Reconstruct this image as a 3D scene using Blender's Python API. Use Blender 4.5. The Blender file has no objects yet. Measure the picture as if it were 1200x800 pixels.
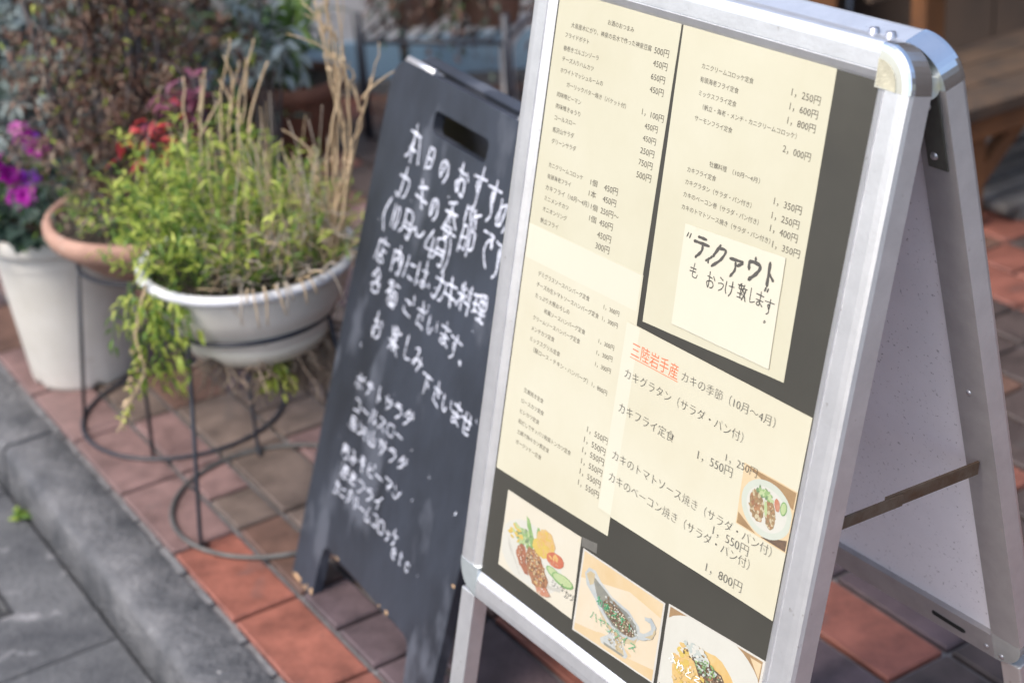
import bpy, bmesh, math, random
from mathutils import Vector, Matrix, noise
V = Vector
rad = math.radians
random.seed(7)
S = bpy.context.scene
COL = S.collection
# ------------------------------------------------------------------ camera, sky, sun, exposure
cam = bpy.data.cameras.new('camera')
cam.sensor_width = 36.0
cam.lens = 59.7
cam.clip_start = 0.05
cam.clip_end = 600
cam.dof.use_dof = True
cam.dof.focus_distance = 1.70
cam.dof.aperture_fstop = 4.1
cam.dof.aperture_blades = 9
camo = bpy.data.objects.new('camera', cam)
COL.objects.link(camo)
R_, U_, W_ = V((0.9973, -0.0325, -0.0663)), V((0.0738, 0.4384, 0.8957)), V((0.0, 0.8982, -0.4396))
camo.matrix_world = Matrix(((R_.x, U_.x, -W_.x, 0), (R_.y, U_.y, -W_.y, 0), (R_.z, U_.z, -W_.z, 1.5761), (0, 0, 0, 1)))
S.camera = camo
world = bpy.data.worlds.new('World')
S.world = world
world.use_nodes = True
wn = world.node_tree
for n in list(wn.nodes): wn.nodes.remove(n)
wo = wn.nodes.new('ShaderNodeOutputWorld'); wb = wn.nodes.new('ShaderNodeBackground'); ws = wn.nodes.new('ShaderNodeTexSky')
ws.sky_type = 'NISHITA'; ws.sun_disc = False
SUN_EL, SUN_AZ = rad(54), rad(-125)          # azimuth measured from +Y towards +X
ws.sun_elevation = SUN_EL; ws.sun_rotation = SUN_AZ
ws.air_density = 1.0; ws.dust_density = 3.5; ws.ozone_density = 0.9
wb.inputs['Strength'].default_value = 0.15
wn.links.new(ws.outputs[0], wb.inputs[0]); wn.links.new(wb.outputs[0], wo.inputs[0])
sun = bpy.data.lights.new('sun', 'SUN')
sun.energy = 1.25; sun.angle = rad(20); sun.color = (1.0, 0.94, 0.86)
suno = bpy.data.objects.new('sun', sun)
COL.objects.link(suno)
sd = V((math.sin(SUN_AZ) * math.cos(SUN_EL), math.cos(SUN_AZ) * math.cos(SUN_EL), math.sin(SUN_EL)))
suno.rotation_euler = sd.to_track_quat('Z', 'Y').to_euler()
suno.location = sd * 20
S.view_settings.view_transform = 'Standard'
S.view_settings.look = 'None'
S.view_settings.exposure = 1.0
S.view_settings.gamma = 1.0
S.cycles.use_denoising = True

# ------------------------------------------------------------------ materials
def mat(name, col, rough=0.6, metal=0.0, var=0.0, vscale=12.0, bump=0.0, bscale=60.0, coat=0.0, coat_rough=0.08,
        col2=None, spots=None, stretch=None, trans=0.0, spec=None, obj_coords=True):
    """Principled surface with noise variation towards col2, optional dirt spots (colour, scale, amount) and bump."""
    m = bpy.data.materials.new(name); m.use_nodes = True
    nt = m.node_tree; b = nt.nodes['Principled BSDF']
    b.inputs['Base Color'].default_value = (*col, 1); b.inputs['Roughness'].default_value = rough
    b.inputs['Metallic'].default_value = metal
    b.inputs['Coat Weight'].default_value = coat; b.inputs['Coat Roughness'].default_value = coat_rough
    if spec is not None: b.inputs['Specular IOR Level'].default_value = spec
    if trans: b.inputs['Subsurface Weight'].default_value = 0.0
    tc = nt.nodes.new('ShaderNodeTexCoord'); src = tc.outputs['Object']
    if stretch:
        mp = nt.nodes.new('ShaderNodeMapping'); mp.inputs['Scale'].default_value = stretch
        nt.links.new(src, mp.inputs[0]); src = mp.outputs[0]
    cur = None
    if var or col2:
        nz = nt.nodes.new('ShaderNodeTexNoise'); nz.inputs['Scale'].default_value = vscale; nz.inputs['Detail'].default_value = 7
        nz.inputs['Roughness'].default_value = 0.65
        nt.links.new(src, nz.inputs['Vector'])
        cr = nt.nodes.new('ShaderNodeValToRGB')
        c2 = col2 or tuple(max(0, c * (1 - var)) for c in col)
        c1 = col if col2 else tuple(min(1, c * (1 + var)) for c in col)
        cr.color_ramp.elements[0].position = 0.34; cr.color_ramp.elements[1].position = 0.66
        cr.color_ramp.elements[0].color = (*c2, 1); cr.color_ramp.elements[1].color = (*c1, 1)
        nt.links.new(nz.outputs['Fac'], cr.inputs[0]); cur = cr.outputs[0]
    if spots:
        sc, ss, amt = spots
        n2 = nt.nodes.new('ShaderNodeTexNoise'); n2.inputs['Scale'].default_value = ss; n2.inputs['Detail'].default_value = 4
        nt.links.new(src, n2.inputs['Vector'])
        r2 = nt.nodes.new('ShaderNodeValToRGB'); r2.color_ramp.elements[0].position = 0.72 - amt; r2.color_ramp.elements[1].position = 0.80 - amt
        nt.links.new(n2.outputs['Fac'], r2.inputs[0])
        mx = nt.nodes.new('ShaderNodeMix'); mx.data_type = 'RGBA'
        nt.links.new(r2.outputs[0], mx.inputs[0])
        if cur: nt.links.new(cur, mx.inputs[6])
        else: mx.inputs[6].default_value = (*col, 1)
        mx.inputs[7].default_value = (*sc, 1); cur = mx.outputs[2]
    if cur: nt.links.new(cur, b.inputs['Base Color'])
    if bump:
        n3 = nt.nodes.new('ShaderNodeTexNoise'); n3.inputs['Scale'].default_value = bscale; n3.inputs['Detail'].default_value = 5
        nt.links.new(src, n3.inputs['Vector'])
        bp = nt.nodes.new('ShaderNodeBump'); bp.inputs['Strength'].default_value = bump; bp.inputs['Distance'].default_value = 0.004
        nt.links.new(n3.outputs['Fac'], bp.inputs['Height']); nt.links.new(bp.outputs[0], b.inputs['Normal'])
        if coat: nt.links.new(bp.outputs[0], b.inputs['Coat Normal'])
    return m

def leafmat(name, col, col2, tr=0.35):
    m = mat(name, col, 0.55, col2=col2, vscale=9.0)
    nt = m.node_tree; b = nt.nodes['Principled BSDF']; out = nt.nodes['Material Output']
    t = nt.nodes.new('ShaderNodeBsdfTranslucent'); t.inputs[0].default_value = (*[min(1, c * 1.3) for c in col], 1)
    mx = nt.nodes.new('ShaderNodeMixShader'); mx.inputs[0].default_value = tr
    nt.links.new(b.outputs[0], mx.inputs[1]); nt.links.new(t.outputs[0], mx.inputs[2]); nt.links.new(mx.outputs[0], out.inputs[0])
    return m

M = {}
M['alu'] = mat('satin_aluminium', (0.78, 0.78, 0.79), 0.36, 0.78, var=0.06, vscale=30, bump=0.05, bscale=240, spots=((0.52, 0.50, 0.48), 90, 0.03))
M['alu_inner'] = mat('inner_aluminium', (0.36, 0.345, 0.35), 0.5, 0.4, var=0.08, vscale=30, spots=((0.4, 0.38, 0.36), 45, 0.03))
M['cap'] = mat('worn_grey_corner_plastic', (0.50, 0.55, 0.56), 0.25, 0.55, var=0.1, vscale=30)
M['chrome'] = mat('polished_corner', (0.82, 0.85, 0.88), 0.14, 0.95, var=0.05, vscale=30)
M['cap_dirty'] = mat('yellowed_corner_insert', (0.42, 0.40, 0.30), 0.6, 0.1, var=0.25, vscale=60, bump=0.3, bscale=400)
M['gasket'] = mat('black_gasket', (0.02, 0.02, 0.022), 0.5)
M['backing'] = mat('charcoal_backing_card', (0.038, 0.036, 0.028), 0.5, coat=0.6, coat_rough=0.12, var=0.12, vscale=6, bump=0.25, bscale=8)
M['paper_a'] = mat('aged_cream_paper', (0.485, 0.470, 0.362), 0.6, coat=0.5, coat_rough=0.10, col2=(0.445, 0.424, 0.310), vscale=4, bump=0.16, bscale=7)
M['paper_b'] = mat('cream_paper_fresh', (0.500, 0.484, 0.380), 0.6, coat=0.5, coat_rough=0.10, col2=(0.465, 0.438, 0.325), vscale=4, bump=0.16, bscale=7)
M['paper_note'] = mat('note_paper', (0.525, 0.505, 0.405), 0.6, coat=0.5, coat_rough=0.14, var=0.02, vscale=5, spots=((0.50, 0.45, 0.32), 16, 0.06), bump=0.12, bscale=12)
M['paper_band'] = mat('double_layer_paper', (0.515, 0.500, 0.402), 0.6, coat=0.5, coat_rough=0.10, var=0.02, vscale=5, bump=0.16, bscale=7)
M['ink'] = mat('faded_brown_ink', (0.060, 0.052, 0.040), 0.7)
M['ink_dark'] = mat('dark_print_ink', (0.075, 0.070, 0.060), 0.7)
M['ink_marker'] = mat('grey_marker_ink', (0.07, 0.066, 0.058), 0.7)
M['ink_orange'] = mat('orange_red_ink', (0.66, 0.135, 0.055), 0.7)
M['ink_green'] = mat('green_pen_ink', (0.06, 0.30, 0.14), 0.7)
M['ink_white'] = mat('white_pen_ink', (0.88, 0.86, 0.76), 0.7)
M['speckle'] = mat('speckled_white_backboard', (0.86, 0.83, 0.87), 0.65, var=0.05, vscale=6, spots=((0.50, 0.47, 0.50), 240, 0.085), bump=0.1, bscale=200)
M['rust'] = mat('rusty_stay_steel', (0.20, 0.16, 0.12), 0.6, 0.5, col2=(0.13, 0.075, 0.045), vscale=40, bump=0.3, bscale=200)
M['steel'] = mat('dull_steel', (0.55, 0.55, 0.58), 0.35, 0.9)
M['hinge'] = mat('dark_bronze_hinge', (0.10, 0.10, 0.085), 0.5, 0.4, var=0.2, vscale=40)
M['rubber'] = mat('pale_rubber_bumper', (0.52, 0.55, 0.55), 0.7, col2=(0.50, 0.49, 0.33), vscale=60)
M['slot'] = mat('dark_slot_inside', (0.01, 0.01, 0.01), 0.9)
M['board'] = mat('worn_blackboard_paint', (0.015, 0.018, 0.025), 0.5, col2=(0.036, 0.044, 0.062), vscale=6, bump=0.08, bscale=90, stretch=(1.0, 1.0, 0.45), spots=((0.070, 0.079, 0.100), 10, 0.155), spec=0.4)
M['board_edge'] = mat('blackboard_edge', (0.035, 0.045, 0.075), 0.4, var=0.2)
M['rawwood'] = mat('chipped_raw_wood', (0.45, 0.29, 0.16), 0.8, var=0.25, vscale=50)
M['chalk'] = mat('chalk_marker', (0.74, 0.78, 0.88), 0.9, col2=(0.50, 0.53, 0.62), vscale=55)
m_ = M['chalk'].node_tree; n_ = m_.nodes.new('ShaderNodeTexNoise'); n_.inputs['Scale'].default_value = 420; n_.inputs['Detail'].default_value = 3
r_ = m_.nodes.new('ShaderNodeValToRGB'); r_.color_ramp.elements[0].position = .36; r_.color_ramp.elements[1].position = .52; r_.color_ramp.elements[0].color = (.25, .25, .25, 1)
t_ = m_.nodes.new('ShaderNodeTexCoord'); m_.links.new(t_.outputs['Object'], n_.inputs['Vector']); m_.links.new(n_.outputs['Fac'], r_.inputs[0]); m_.links.new(r_.outputs[0], m_.nodes['Principled BSDF'].inputs['Alpha'])
M['wire'] = mat('black_coated_wire', (0.030, 0.034, 0.045), 0.4, 0.2, var=0.2, vscale=30)
M['wire_worn'] = mat('weathered_grey_wire', (0.14, 0.14, 0.135), 0.5, 0.3, col2=(0.06, 0.06, 0.06), vscale=20)
M['plastic'] = mat('white_planter_plastic', (0.70, 0.67, 0.61), 0.5, col2=(0.56, 0.53, 0.47), vscale=9, spots=((0.36, 0.32, 0.26), 18, 0.09), bump=0.12, bscale=50)
M['plastic_low'] = mat('cream_pot_plastic', (0.66, 0.63, 0.54), 0.5, var=0.06, vscale=9, spots=((0.42, 0.38, 0.28), 10, 0.06))
M['potwhite'] = mat('glazed_white_pot', (0.66, 0.645, 0.61), 0.45, col2=(0.55, 0.53, 0.48), vscale=6, spots=((0.46, 0.43, 0.36), 12, 0.07), bump=.1, bscale=40)
M['terra'] = mat('dusty_terracotta', (0.42, 0.255, 0.195), 0.8, col2=(0.27, 0.155, 0.115), vscale=10, spots=((0.50, 0.42, 0.36), 14, 0.08), bump=0.1, bscale=80)
M['terra_dark'] = mat('dark_terracotta', (0.16, 0.07, 0.045), 0.75, var=0.2, vscale=9)
M['soil'] = mat('dark_soil', (0.035, 0.026, 0.019), 0.95, var=0.4, vscale=60, bump=0.8, bscale=90)
M['straw'] = mat('dry_straw', (0.58, 0.45, 0.29), 0.7, col2=(0.42, 0.31, 0.19), vscale=20)
M['root'] = mat('dry_brown_roots', (0.19, 0.13, 0.09), 0.85, col2=(0.30, 0.24, 0.18), vscale=40)
M['fibre'] = mat('bleached_root_fibre', (0.52, 0.47, 0.40), 0.8, col2=(0.34, 0.28, 0.22), vscale=30)
M['leaf'] = leafmat('yellow_green_leaf', (0.37, 0.45, 0.07), (0.25, 0.34, 0.055))
M['leaf2'] = leafmat('mid_green_leaf', (0.16, 0.27, 0.05), (0.09, 0.18, 0.035))
M['leaf3'] = leafmat('lime_leaf', (0.50, 0.55, 0.12), (0.37, 0.43, 0.09))
M['leafdark'] = leafmat('dark_bluish_green_leaf', (0.040, 0.075, 0.050), (0.025, 0.050, 0.040), 0.15)
M['leafgrey'] = leafmat('silvery_grey_green_leaf', (0.33, 0.39, 0.39), (0.16, 0.21, 0.19), 0.2)
M['leafred'] = leafmat('red_leaf', (0.50, 0.050, 0.055), (0.30, 0.035, 0.05), 0.35)
M['leafpurple'] = leafmat('purple_red_leaf', (0.22, 0.055, 0.10), (0.13, 0.045, 0.09), 0.3)
M['leafbrown'] = leafmat('withered_brown_frond', (0.16, 0.078, 0.052), (0.075, 0.045, 0.033), 0.2)
M['leafstrap'] = leafmat('strap_leaf_green', (0.075, 0.155, 0.045), (0.045, 0.10, 0.03), 0.25)
M['petal'] = leafmat('magenta_petal', (0.46, 0.006, 0.38), (0.32, 0.004, 0.30), 0.3)
M['petal2'] = leafmat('violet_petal', (0.28, 0.05, 0.55), (0.20, 0.03, 0.42), 0.3)
M['petalpink'] = leafmat('pale_pink_petal', (0.75, 0.30, 0.62), (0.62, 0.18, 0.52), 0.3)
M['bark'] = mat('grey_bark', (0.11, 0.10, 0.10), 0.9, var=0.3, vscale=40, bump=0.5, bscale=90)
M['grout'] = mat('grey_mortar', (0.150, 0.150, 0.155), 0.95, var=0.25, vscale=30, bump=0.6, bscale=160, spots=((0.25, 0.25, 0.25), 50, 0.05))
M['concrete'] = mat('weathered_kerb_concrete', (0.165, 0.167, 0.175), 0.95, col2=(0.055, 0.059, 0.068), vscale=11, bump=1.6, bscale=75, spots=((0.34, 0.34, 0.34), 60, 0.05))
M['concrete_dk'] = mat('stained_gutter_concrete', (0.125, 0.128, 0.135), 0.95, col2=(0.050, 0.053, 0.060), vscale=7, bump=1.2, bscale=90, spots=((0.22, 0.22, 0.23), 14, 0.07))
M['asphalt'] = mat('asphalt', (0.055, 0.056, 0.060), 0.92, var=0.3, vscale=90, bump=0.6, bscale=250)
M['iron'] = mat('cast_iron_grate', (0.05, 0.05, 0.052), 0.7, 0.3, var=0.2)
M['wood'] = mat('weathered_table_wood', (0.095, 0.060, 0.038), 0.7, col2=(0.045, 0.034, 0.027), vscale=14, stretch=(1, 1, 1), bump=0.2, bscale=40)
M['wood_post'] = mat('orange_brown_timber', (0.20, 0.085, 0.032), 0.65, col2=(0.11, 0.050, 0.022), vscale=8, bump=0.15, bscale=40)
M['wood_grey'] = mat('grey_deck_board', (0.17, 0.17, 0.17), 0.8, col2=(0.09, 0.085, 0.08), vscale=8)
M['wood_dark'] = mat('dark_stained_timber', (0.050, 0.034, 0.026), 0.6, col2=(0.03, 0.022, 0.018), vscale=5)
M['wall'] = mat('grey_painted_render', (0.40, 0.41, 0.44), 0.8, var=0.12, vscale=3)
M['bluepanel'] = mat('faded_blue_panel', (0.17, 0.29, 0.42), 0.5, col2=(0.22, 0.31, 0.40), vscale=2.5)
M['pipe'] = mat('white_pipe_paint', (0.85, 0.86, 0.87), 0.4, var=0.04)
TILES = {'o': (0.225, 0.082, 0.058), 'r': (0.18, 0.070, 0.052), 'k': (0.175, 0.110, 0.103), 'p': (0.090, 0.064, 0.070), 'g': (0.125, 0.094, 0.078), 'b': (0.115, 0.066, 0.050), 'd': (0.062, 0.047, 0.044)}
for k_, c_ in TILES.items():
    M['tile_' + k_] = mat('quarry_tile_' + {'o': 'bright_orange', 'r': 'brick_red', 'k': 'dusty_pink', 'p': 'plum', 'g': 'olive_grey', 'b': 'brown', 'd': 'dark_brown'}[k_], c_, 0.5, var=0.36, vscale=13, bump=0.35, bscale=90, spots=(tuple(x * 0.62 + 0.03 for x in c_), 8, 0.10))

# ------------------------------------------------------------------ mesh helpers
class MB:
    """collects faces; build() links them as ONE mesh object under parent (origin at the parent's location)."""
    def __init__(s): s.v = []; s.f = []; s.m = []; s.sm = []
    def add(s, vs, fs, mi=0, smooth=False):
        o = len(s.v); s.v += [V(x) for x in vs]
        for f in fs: s.f.append([o + i for i in f]); s.m.append(mi); s.sm.append(smooth)
    def box(s, a, b, mi=0, fn=None):
        (x0, y0, z0), (x1, y1, z1) = a, b
        vs = [(x, y, z) for z in (z0, z1) for y in (y0, y1) for x in (x0, x1)]
        if fn: vs = [fn(*q) for q in vs]
        s.add(vs, [(0, 2, 3, 1), (4, 5, 7, 6), (0, 1, 5, 4), (2, 6, 7, 3), (0, 4, 6, 2), (1, 3, 7, 5)], mi)
    def loft(s, rings, mi=0, cap=True, smooth=True, closed=True):
        n = len(rings[0]); o = len(s.v)
        for r in rings: s.v += [V(x) for x in r]
        for i in range(len(rings) - 1):
            for j in range(n if closed else n - 1):
                s.f.append([o + i * n + j, o + i * n + (j + 1) % n, o + (i + 1) * n + (j + 1) % n, o + (i + 1) * n + j]); s.m.append(mi); s.sm.append(smooth)
        if cap and closed:
            s.f.append([o + j for j in range(n)][::-1]); s.m.append(mi); s.sm.append(False)
            k = o + (len(rings) - 1) * n
            s.f.append([k + j for j in range(n)]); s.m.append(mi); s.sm.append(False)
    def tube(s, pts, r, seg=6, mi=0, closed=False):
        pts = [V(p) for p in pts]; n = len(pts); rings = []
        rr = r if isinstance(r, (list, tuple)) else [r] * n
        prev = None
        for i, p in enumerate(pts):
            if closed: d = pts[(i + 1) % n] - pts[i - 1]
            else: d = pts[min(i + 1, n - 1)] - pts[max(i - 1, 0)]
            d = d.normalized() if d.length > 1e-9 else V((0, 0, 1))
            a = prev - d * prev.dot(d) if prev else d.orthogonal()
            if a.length < 1e-6: a = d.orthogonal()
            a.normalize(); prev = a; b = d.cross(a)
            rings.append([p + (a * math.cos(t) + b * math.sin(t)) * rr[i] for t in [2 * math.pi * k / seg for k in range(seg)]])
        if closed: rings.append(rings[0])
        s.loft(rings, mi, cap=not closed)
    def lathe(s, prof, c=(0, 0), seg=48, mi=0, sx=1, sy=1, mats=None):
        rings = [[(c[0] + r * sx * math.cos(2 * math.pi * k / seg), c[1] + r * sy * math.sin(2 * math.pi * k / seg), z) for k in range(seg)] for r, z in prof]
        if mats is None: s.loft(rings, mi, cap=False)
        else:
            for i in range(len(rings) - 1): s.loft(rings[i:i + 2], mats[i], cap=False)
    def prism(s, poly, z0, z1, fn, mi=0):
        n = len(poly)
        vs = [fn(x, y, z0) for x, y in poly] + [fn(x, y, z1) for x, y in poly]
        s.add(vs, [list(range(n))[::-1], list(range(n, 2 * n))] + [(i, (i + 1) % n, n + (i + 1) % n, n + i) for i in range(n)], mi)
    def leaf(s, p, d, l, w, up=None, droop=0.25, mi=0, fold=0.25):
        d = d.normalized(); up = up or V((random.uniform(-.6, .6), random.uniform(-.6, .6), 1))
        sd = d.cross(up)
        if sd.length < 1e-4: sd = d.orthogonal()
        sd.normalize(); n = sd.cross(d)
        a = p; m1 = p + d * l * .42 + n * l * .04; t = p + d * l - n * l * droop
        k = n * w * fold
        s.add([a, m1 + sd * w * .5 + k, m1, m1 - sd * w * .5 + k, t, p + d * l * .75 + sd * w * .33 + k * .6 - n * l * droop * .4, p + d * l * .75 - sd * w * .33 + k * .6 - n * l * droop * .4, p + d * l * .75 - n * l * droop * .45],
              [(0, 1, 2), (0, 2, 3), (1, 5, 7, 2), (2, 7, 6, 3), (5, 4, 7), (7, 4, 6)], mi, True)
    def build(s, name, mats, parent=None, recalc=False, bevel=0, kind=None):
        org = V((0, 0, 0)); q_ = parent
        while q_: org = org + q_.location; q_ = q_.parent
        me = bpy.data.meshes.new(name)
        me.from_pydata([tuple(v - org) for v in s.v], [], s.f)
        for m in (mats if isinstance(mats, (list, tuple)) else [mats]): me.materials.append(m)
        me.polygons.foreach_set('material_index', s.m); me.polygons.foreach_set('use_smooth', s.sm)
        if recalc or bevel:
            bm = bmesh.new(); bm.from_mesh(me)
            if bevel:
                bmesh.ops.remove_doubles(bm, verts=bm.verts, dist=1e-6)
            bmesh.ops.recalc_face_normals(bm, faces=bm.faces)
            if bevel:
                es = [e for e in bm.edges if len(e.link_faces) == 2 and e.calc_face_angle(0) > .6]
                bmesh.ops.bevel(bm, geom=es, offset=bevel, segments=2, profile=.6, affect='EDGES', clamp_overlap=True)
            bm.to_mesh(me); bm.free()
        me.update()
        o = bpy.data.objects.new(name, me); COL.objects.link(o)
        if parent: o.parent = parent
        if kind: o['kind'] = kind
        return o
LOCS = {}
def thing(name, loc, label, cat, group=None):
    o = bpy.data.objects.new(name, None); COL.objects.link(o)
    o.location = loc; o.matrix_world = Matrix.Translation(loc); o.empty_display_size = .05
    o['label'] = label; o['category'] = cat
    if group: o['group'] = group
    return o
def tag(o, label, cat, group=None):
    o['label'] = label; o['category'] = cat
    if group: o['group'] = group
    return o
def catmull(pts, n=6):
    P = [V((*p, 0)) if len(p) == 2 else V(p) for p in pts]
    if len(P) < 3: return [P[0].lerp(P[-1], i / n) for i in range(n + 1)]
    out = []
    for i in range(len(P) - 1):
        a, b, c, d = P[max(i - 1, 0)], P[i], P[i + 1], P[min(i + 2, len(P) - 1)]
        for k in range(n):
            t = k / n
            out.append(.5 * ((2 * b) + (c - a) * t + (2 * a - 5 * b + 4 * c - d) * t * t + (3 * b - a - 3 * c + d) * t ** 3))
    out.append(P[-1]); return out

# ------------------------------------------------------------------ handwriting: pen strokes on a ten by ten grid
HW = dict(l.split(':', 1) for l in '''本:12-82 40-49 42-27-08 52-73-98 26-66
日:21-29 21-71-78 25-75 29-78
の:51-43-27-17-05-12-41-72-85-77-59
お:13-63 30-39-17-26-65-87-79-59 72-94
す:02-92 50-56-45-34-43-55-58-39
め:21-37-48 61-47-28-16-33-72-95-87-69
カ:03-83-78-59 40-43-29-09
キ:13-82 06-96 30-69
季:61-22 14-84 42-46 43-17 53-97 27-67-58-49-39 08-98
節:10-03 11-51 31-43 60-53 61-91 71-83 14-44-48 14-19 16-46 18-48 64-94-97-78 64-69
で:12-92-54-46-58-89 74-85 83-94
（:61-43-36-59
）:31-53-56-39
1:50-59
0:40-22-27-49-67-62-40
月:21-27-09 21-81-89-69 24-84 26-86
～:05-23-45-75-93
4:50-16-96 62-69
店:50-52 12-92 12-16-09 54-57 55-85 37-39-79-77-37
内:12-19 12-82-89-69 50-54-26 53-76
に:11-13-19 43-83 47-58-88
は:11-19 43-93 70-78-58-57-77-98
、:46-58
。:36-47-38-27-36
料:11-23 41-33 04-54 30-39 34-08 45-56 61-72 63-74 56-96 80-89
理:02-42 05-45 22-27 08-47 51-91-95-55-51 53-93 71-79 57-97 49-99
各:40-13-24-04 30-73-36-07 33-96 26-29-79-76-26
種:40-11 02-52 31-39 33-06 34-55 61-91 54-94 55-87 55-58-98-94 76-56 74-79 49-99
ご:23-73-64 26-38-88 80-91 92-93
ざ:13-83 40-65-66 34-28-58-79 81-92 80-90
い:12-17-38-46 73-86
ま:12-82 15-85 50-57-38-27-46-88
楽:35-31-61-65-35 33-63 50-40 11-23 91-82 06-96 50-59 46-19 56-99
し:30-37-58-87
み:22-52-28-17-36-96 74-77-59
下:02-92 42-49 54-76
さ:13-83 40-65-66 35-28-48-79
せ:04-94 71-76-56 31-37-48-88
ポ:03-83 40-49-38 16-08 66-88 81-90-91-81
テ:21-71 03-93 53-56-29
ト:40-49 44-76
サ:03-93 31-36 71-75-49
ラ:21-71 03-83-76-39
ダ:40-05 32-72-56-19 34-65 80-91 92-93
コ:12-82-88 18-88
ー:05-95
ル:21-25-09 60-68-95
ス:12-82-55-09 56-98
ロ:12-18-88-82-12
馬:21-26-86-88-69 21-81 24-84 51-56 09-08 38-39 58-59
沢:01-12 04-15 09-37 42-82-85-45 42-46-29 65-99
山:50-58 13-18-88-83
肉:12-19 12-82-89-69 50-36 53-75 54-26
そ:21-71-14-94-55-57-79
ピ:21-27-88 24-74 80-91-80
マ:02-92-56 45-68
ン:12-34 08-58-93
海:01-12 04-15 09-26 50-33 41-91 43-38-88-83-43 34-95 65-67
老:21-71 42-44 04-94 81-18 64-35 36-38-88-87
フ:12-82-66-29
イ:80-44-15 53-59
ニ:23-73 08-98
ク:40-15 31-81-65-19
リ:21-26 71-75-49
ム:50-18-88 66-98
ッ:24-36 54-56 84-77-49
ケ:30-14 33-93 63-57-29
e:15-75-63-33-15-28-78
t:41-48-69 23-73
c:74-43-25-28-59-78
ィ:84-47-28 56-59
ア:02-82-54 43-46-29
ウ:50-52 25-22-82-75-39
〃:31-24 61-54
〟:34-27 64-57
も:50-47-58-88-96 13-73 15-75
う:31-62 25-54-75-67-39
け:11-16-28 43-93 70-76-59
致:01-51 20-13-53 32-54 06-56 30-35-38 08-58 60-45 52-92 82-75-59 64-99
ハ:31-25-08 61-85-98
ヤ:04-92-75 21-59
シ:11-32 04-25 18-58-93
チ:61-22 04-94 51-56-29
ツ:12-25 42-54 91-86-49
オ:03-93 60-69-48 53-09
ふ:30-52-44 45-65-57-38 16-07 75-97
わ:10-19 03-33-08 35-63-85-86-69
と:30-45 72-26-28-88
ろ:21-71-15-45-85-87-59-39
和:40-11 03-53 31-39 34-07 34-55 63-69 63-93-99 69-99
風:12-17-08 12-82-87-98 34-64 35-37-65-64 50-38-67'''.split('\n'))
def write_hand(mb, ch, fn, cx, cy, w, h, pen, n0, jit=.35, rot=0.0, slant=0.0, mi=0):
    """strokes of one character as flat round-ended ribbons; fn(u, v, n) maps the sheet, v downwards; returns next layer height"""
    n = n0
    for st in HW[ch].split():
        pts = [(int(a[0]), int(a[1])) for a in st.split('-')]
        if len(pts) == 1: pts.append((pts[0][0] + .3, pts[0][1] + .3))
        pts = [(x + random.uniform(-jit, jit), y + random.uniform(-jit, jit)) for x, y in pts]
        P = catmull(pts, 5); Q = []
        for p in P:
            x, y = (p.x - 4.5) / 9 * w, (p.y - 4.7) / 9 * h
            x -= slant * y
            c, s_ = math.cos(rot), math.sin(rot)
            Q.append(V((cx + x * c - y * s_, cy + x * s_ + y * c, 0)))
        pw = pen * random.uniform(.85, 1.12); m = len(Q); L, R = [], []
        for i, q in enumerate(Q):
            d = (Q[min(i + 1, m - 1)] - Q[max(i - 1, 0)])
            d = d.normalized() if d.length > 0 else V((1, 0, 0))
            k = V((-d.y, d.x, 0)) * pw * .5 * (1 + .18 * math.sin(i * 1.7 + cx * 300))
            L.append(q + k); R.append(q - k)
        d0 = (Q[0] - Q[1]).normalized(); d1 = (Q[-1] - Q[-2]).normalized()
        def capp(q, d):
            a = math.atan2(d.y, d.x)
            return [V((q.x + math.cos(a + t) * pw * .5, q.y + math.sin(a + t) * pw * .5, 0)) for t in (-.9, -.3, .3, .9)]
        o = len(mb.v)
        for i in range(m): mb.v += [fn(L[i].x, L[i].y, n), fn(R[i].x, R[i].y, n)]
        for i in range(m - 1):
            mb.f.append([o + 2 * i, o + 2 * i + 1, o + 2 * i + 3, o + 2 * i + 2]); mb.m.append(mi); mb.sm.append(False)
        for q, d, a, b in ((Q[0], d0, o + 1, o), (Q[-1], d1, o + 2 * m - 2, o + 2 * m - 1)):
            c4 = capp(q, d); k = len(mb.v); mb.v += [fn(c.x, c.y, n) for c in c4]
            mb.f.append([a, k, k + 1, k + 2, k + 3, b] if True else []); mb.m.append(mi); mb.sm.append(False)
        n += 2.5e-5
        if n > n0 + 5e-4: n = n0
    return n
# ------------------------------------------------------------------ printed type: built-in font turned into flat meshes
def typeset(lines, fn, n, name, m, parent, offset=0.0):
    """lines: (text, u0, v0, u1, v1[, tall]) centre line from left to right in sheet metres"""
    tmp = []
    for ln in lines:
        cu = bpy.data.curves.new('t', 'FONT'); cu.body = ln[0]; cu.size = 1.0; cu.fill_mode = 'FRONT'; cu.offset = offset; cu.resolution_u = 3
        ob = bpy.data.objects.new('t', cu); COL.objects.link(ob); tmp.append(ob)
    dg = bpy.context.evaluated_depsgraph_get(); dg.update()
    mb = MB()
    for ln, ob in zip(lines, tmp):
        ev = ob.evaluated_get(dg); me = ev.to_mesh()
        if len(me.vertices):
            xs = [v.co.x for v in me.vertices]; x0, x1 = min(xs), max(xs)
            t, u0, v0, u1, v1 = ln[:5]; tall = ln[5] if len(ln) > 5 else 1.0
            nn = sum(.5 if c in '0123456789' else 1 for c in t)
            sx = (u1 - u0) / (x1 - x0); em = (u1 - u0) / nn * tall; sy = em * 1.0
            mb.add([fn(u0 + (v.co.x - x0) * sx, v0 + (v1 - v0) * (v.co.x - x0) / (x1 - x0) - (v.co.y - .36) * sy, n) for v in me.vertices], [list(p.vertices) for p in me.polygons])
        ev.to_mesh_clear()
    for ob in tmp:
        cu = ob.data; bpy.data.objects.remove(ob); bpy.data.curves.remove(cu)
    return mb.build(name, m, parent)
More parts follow.
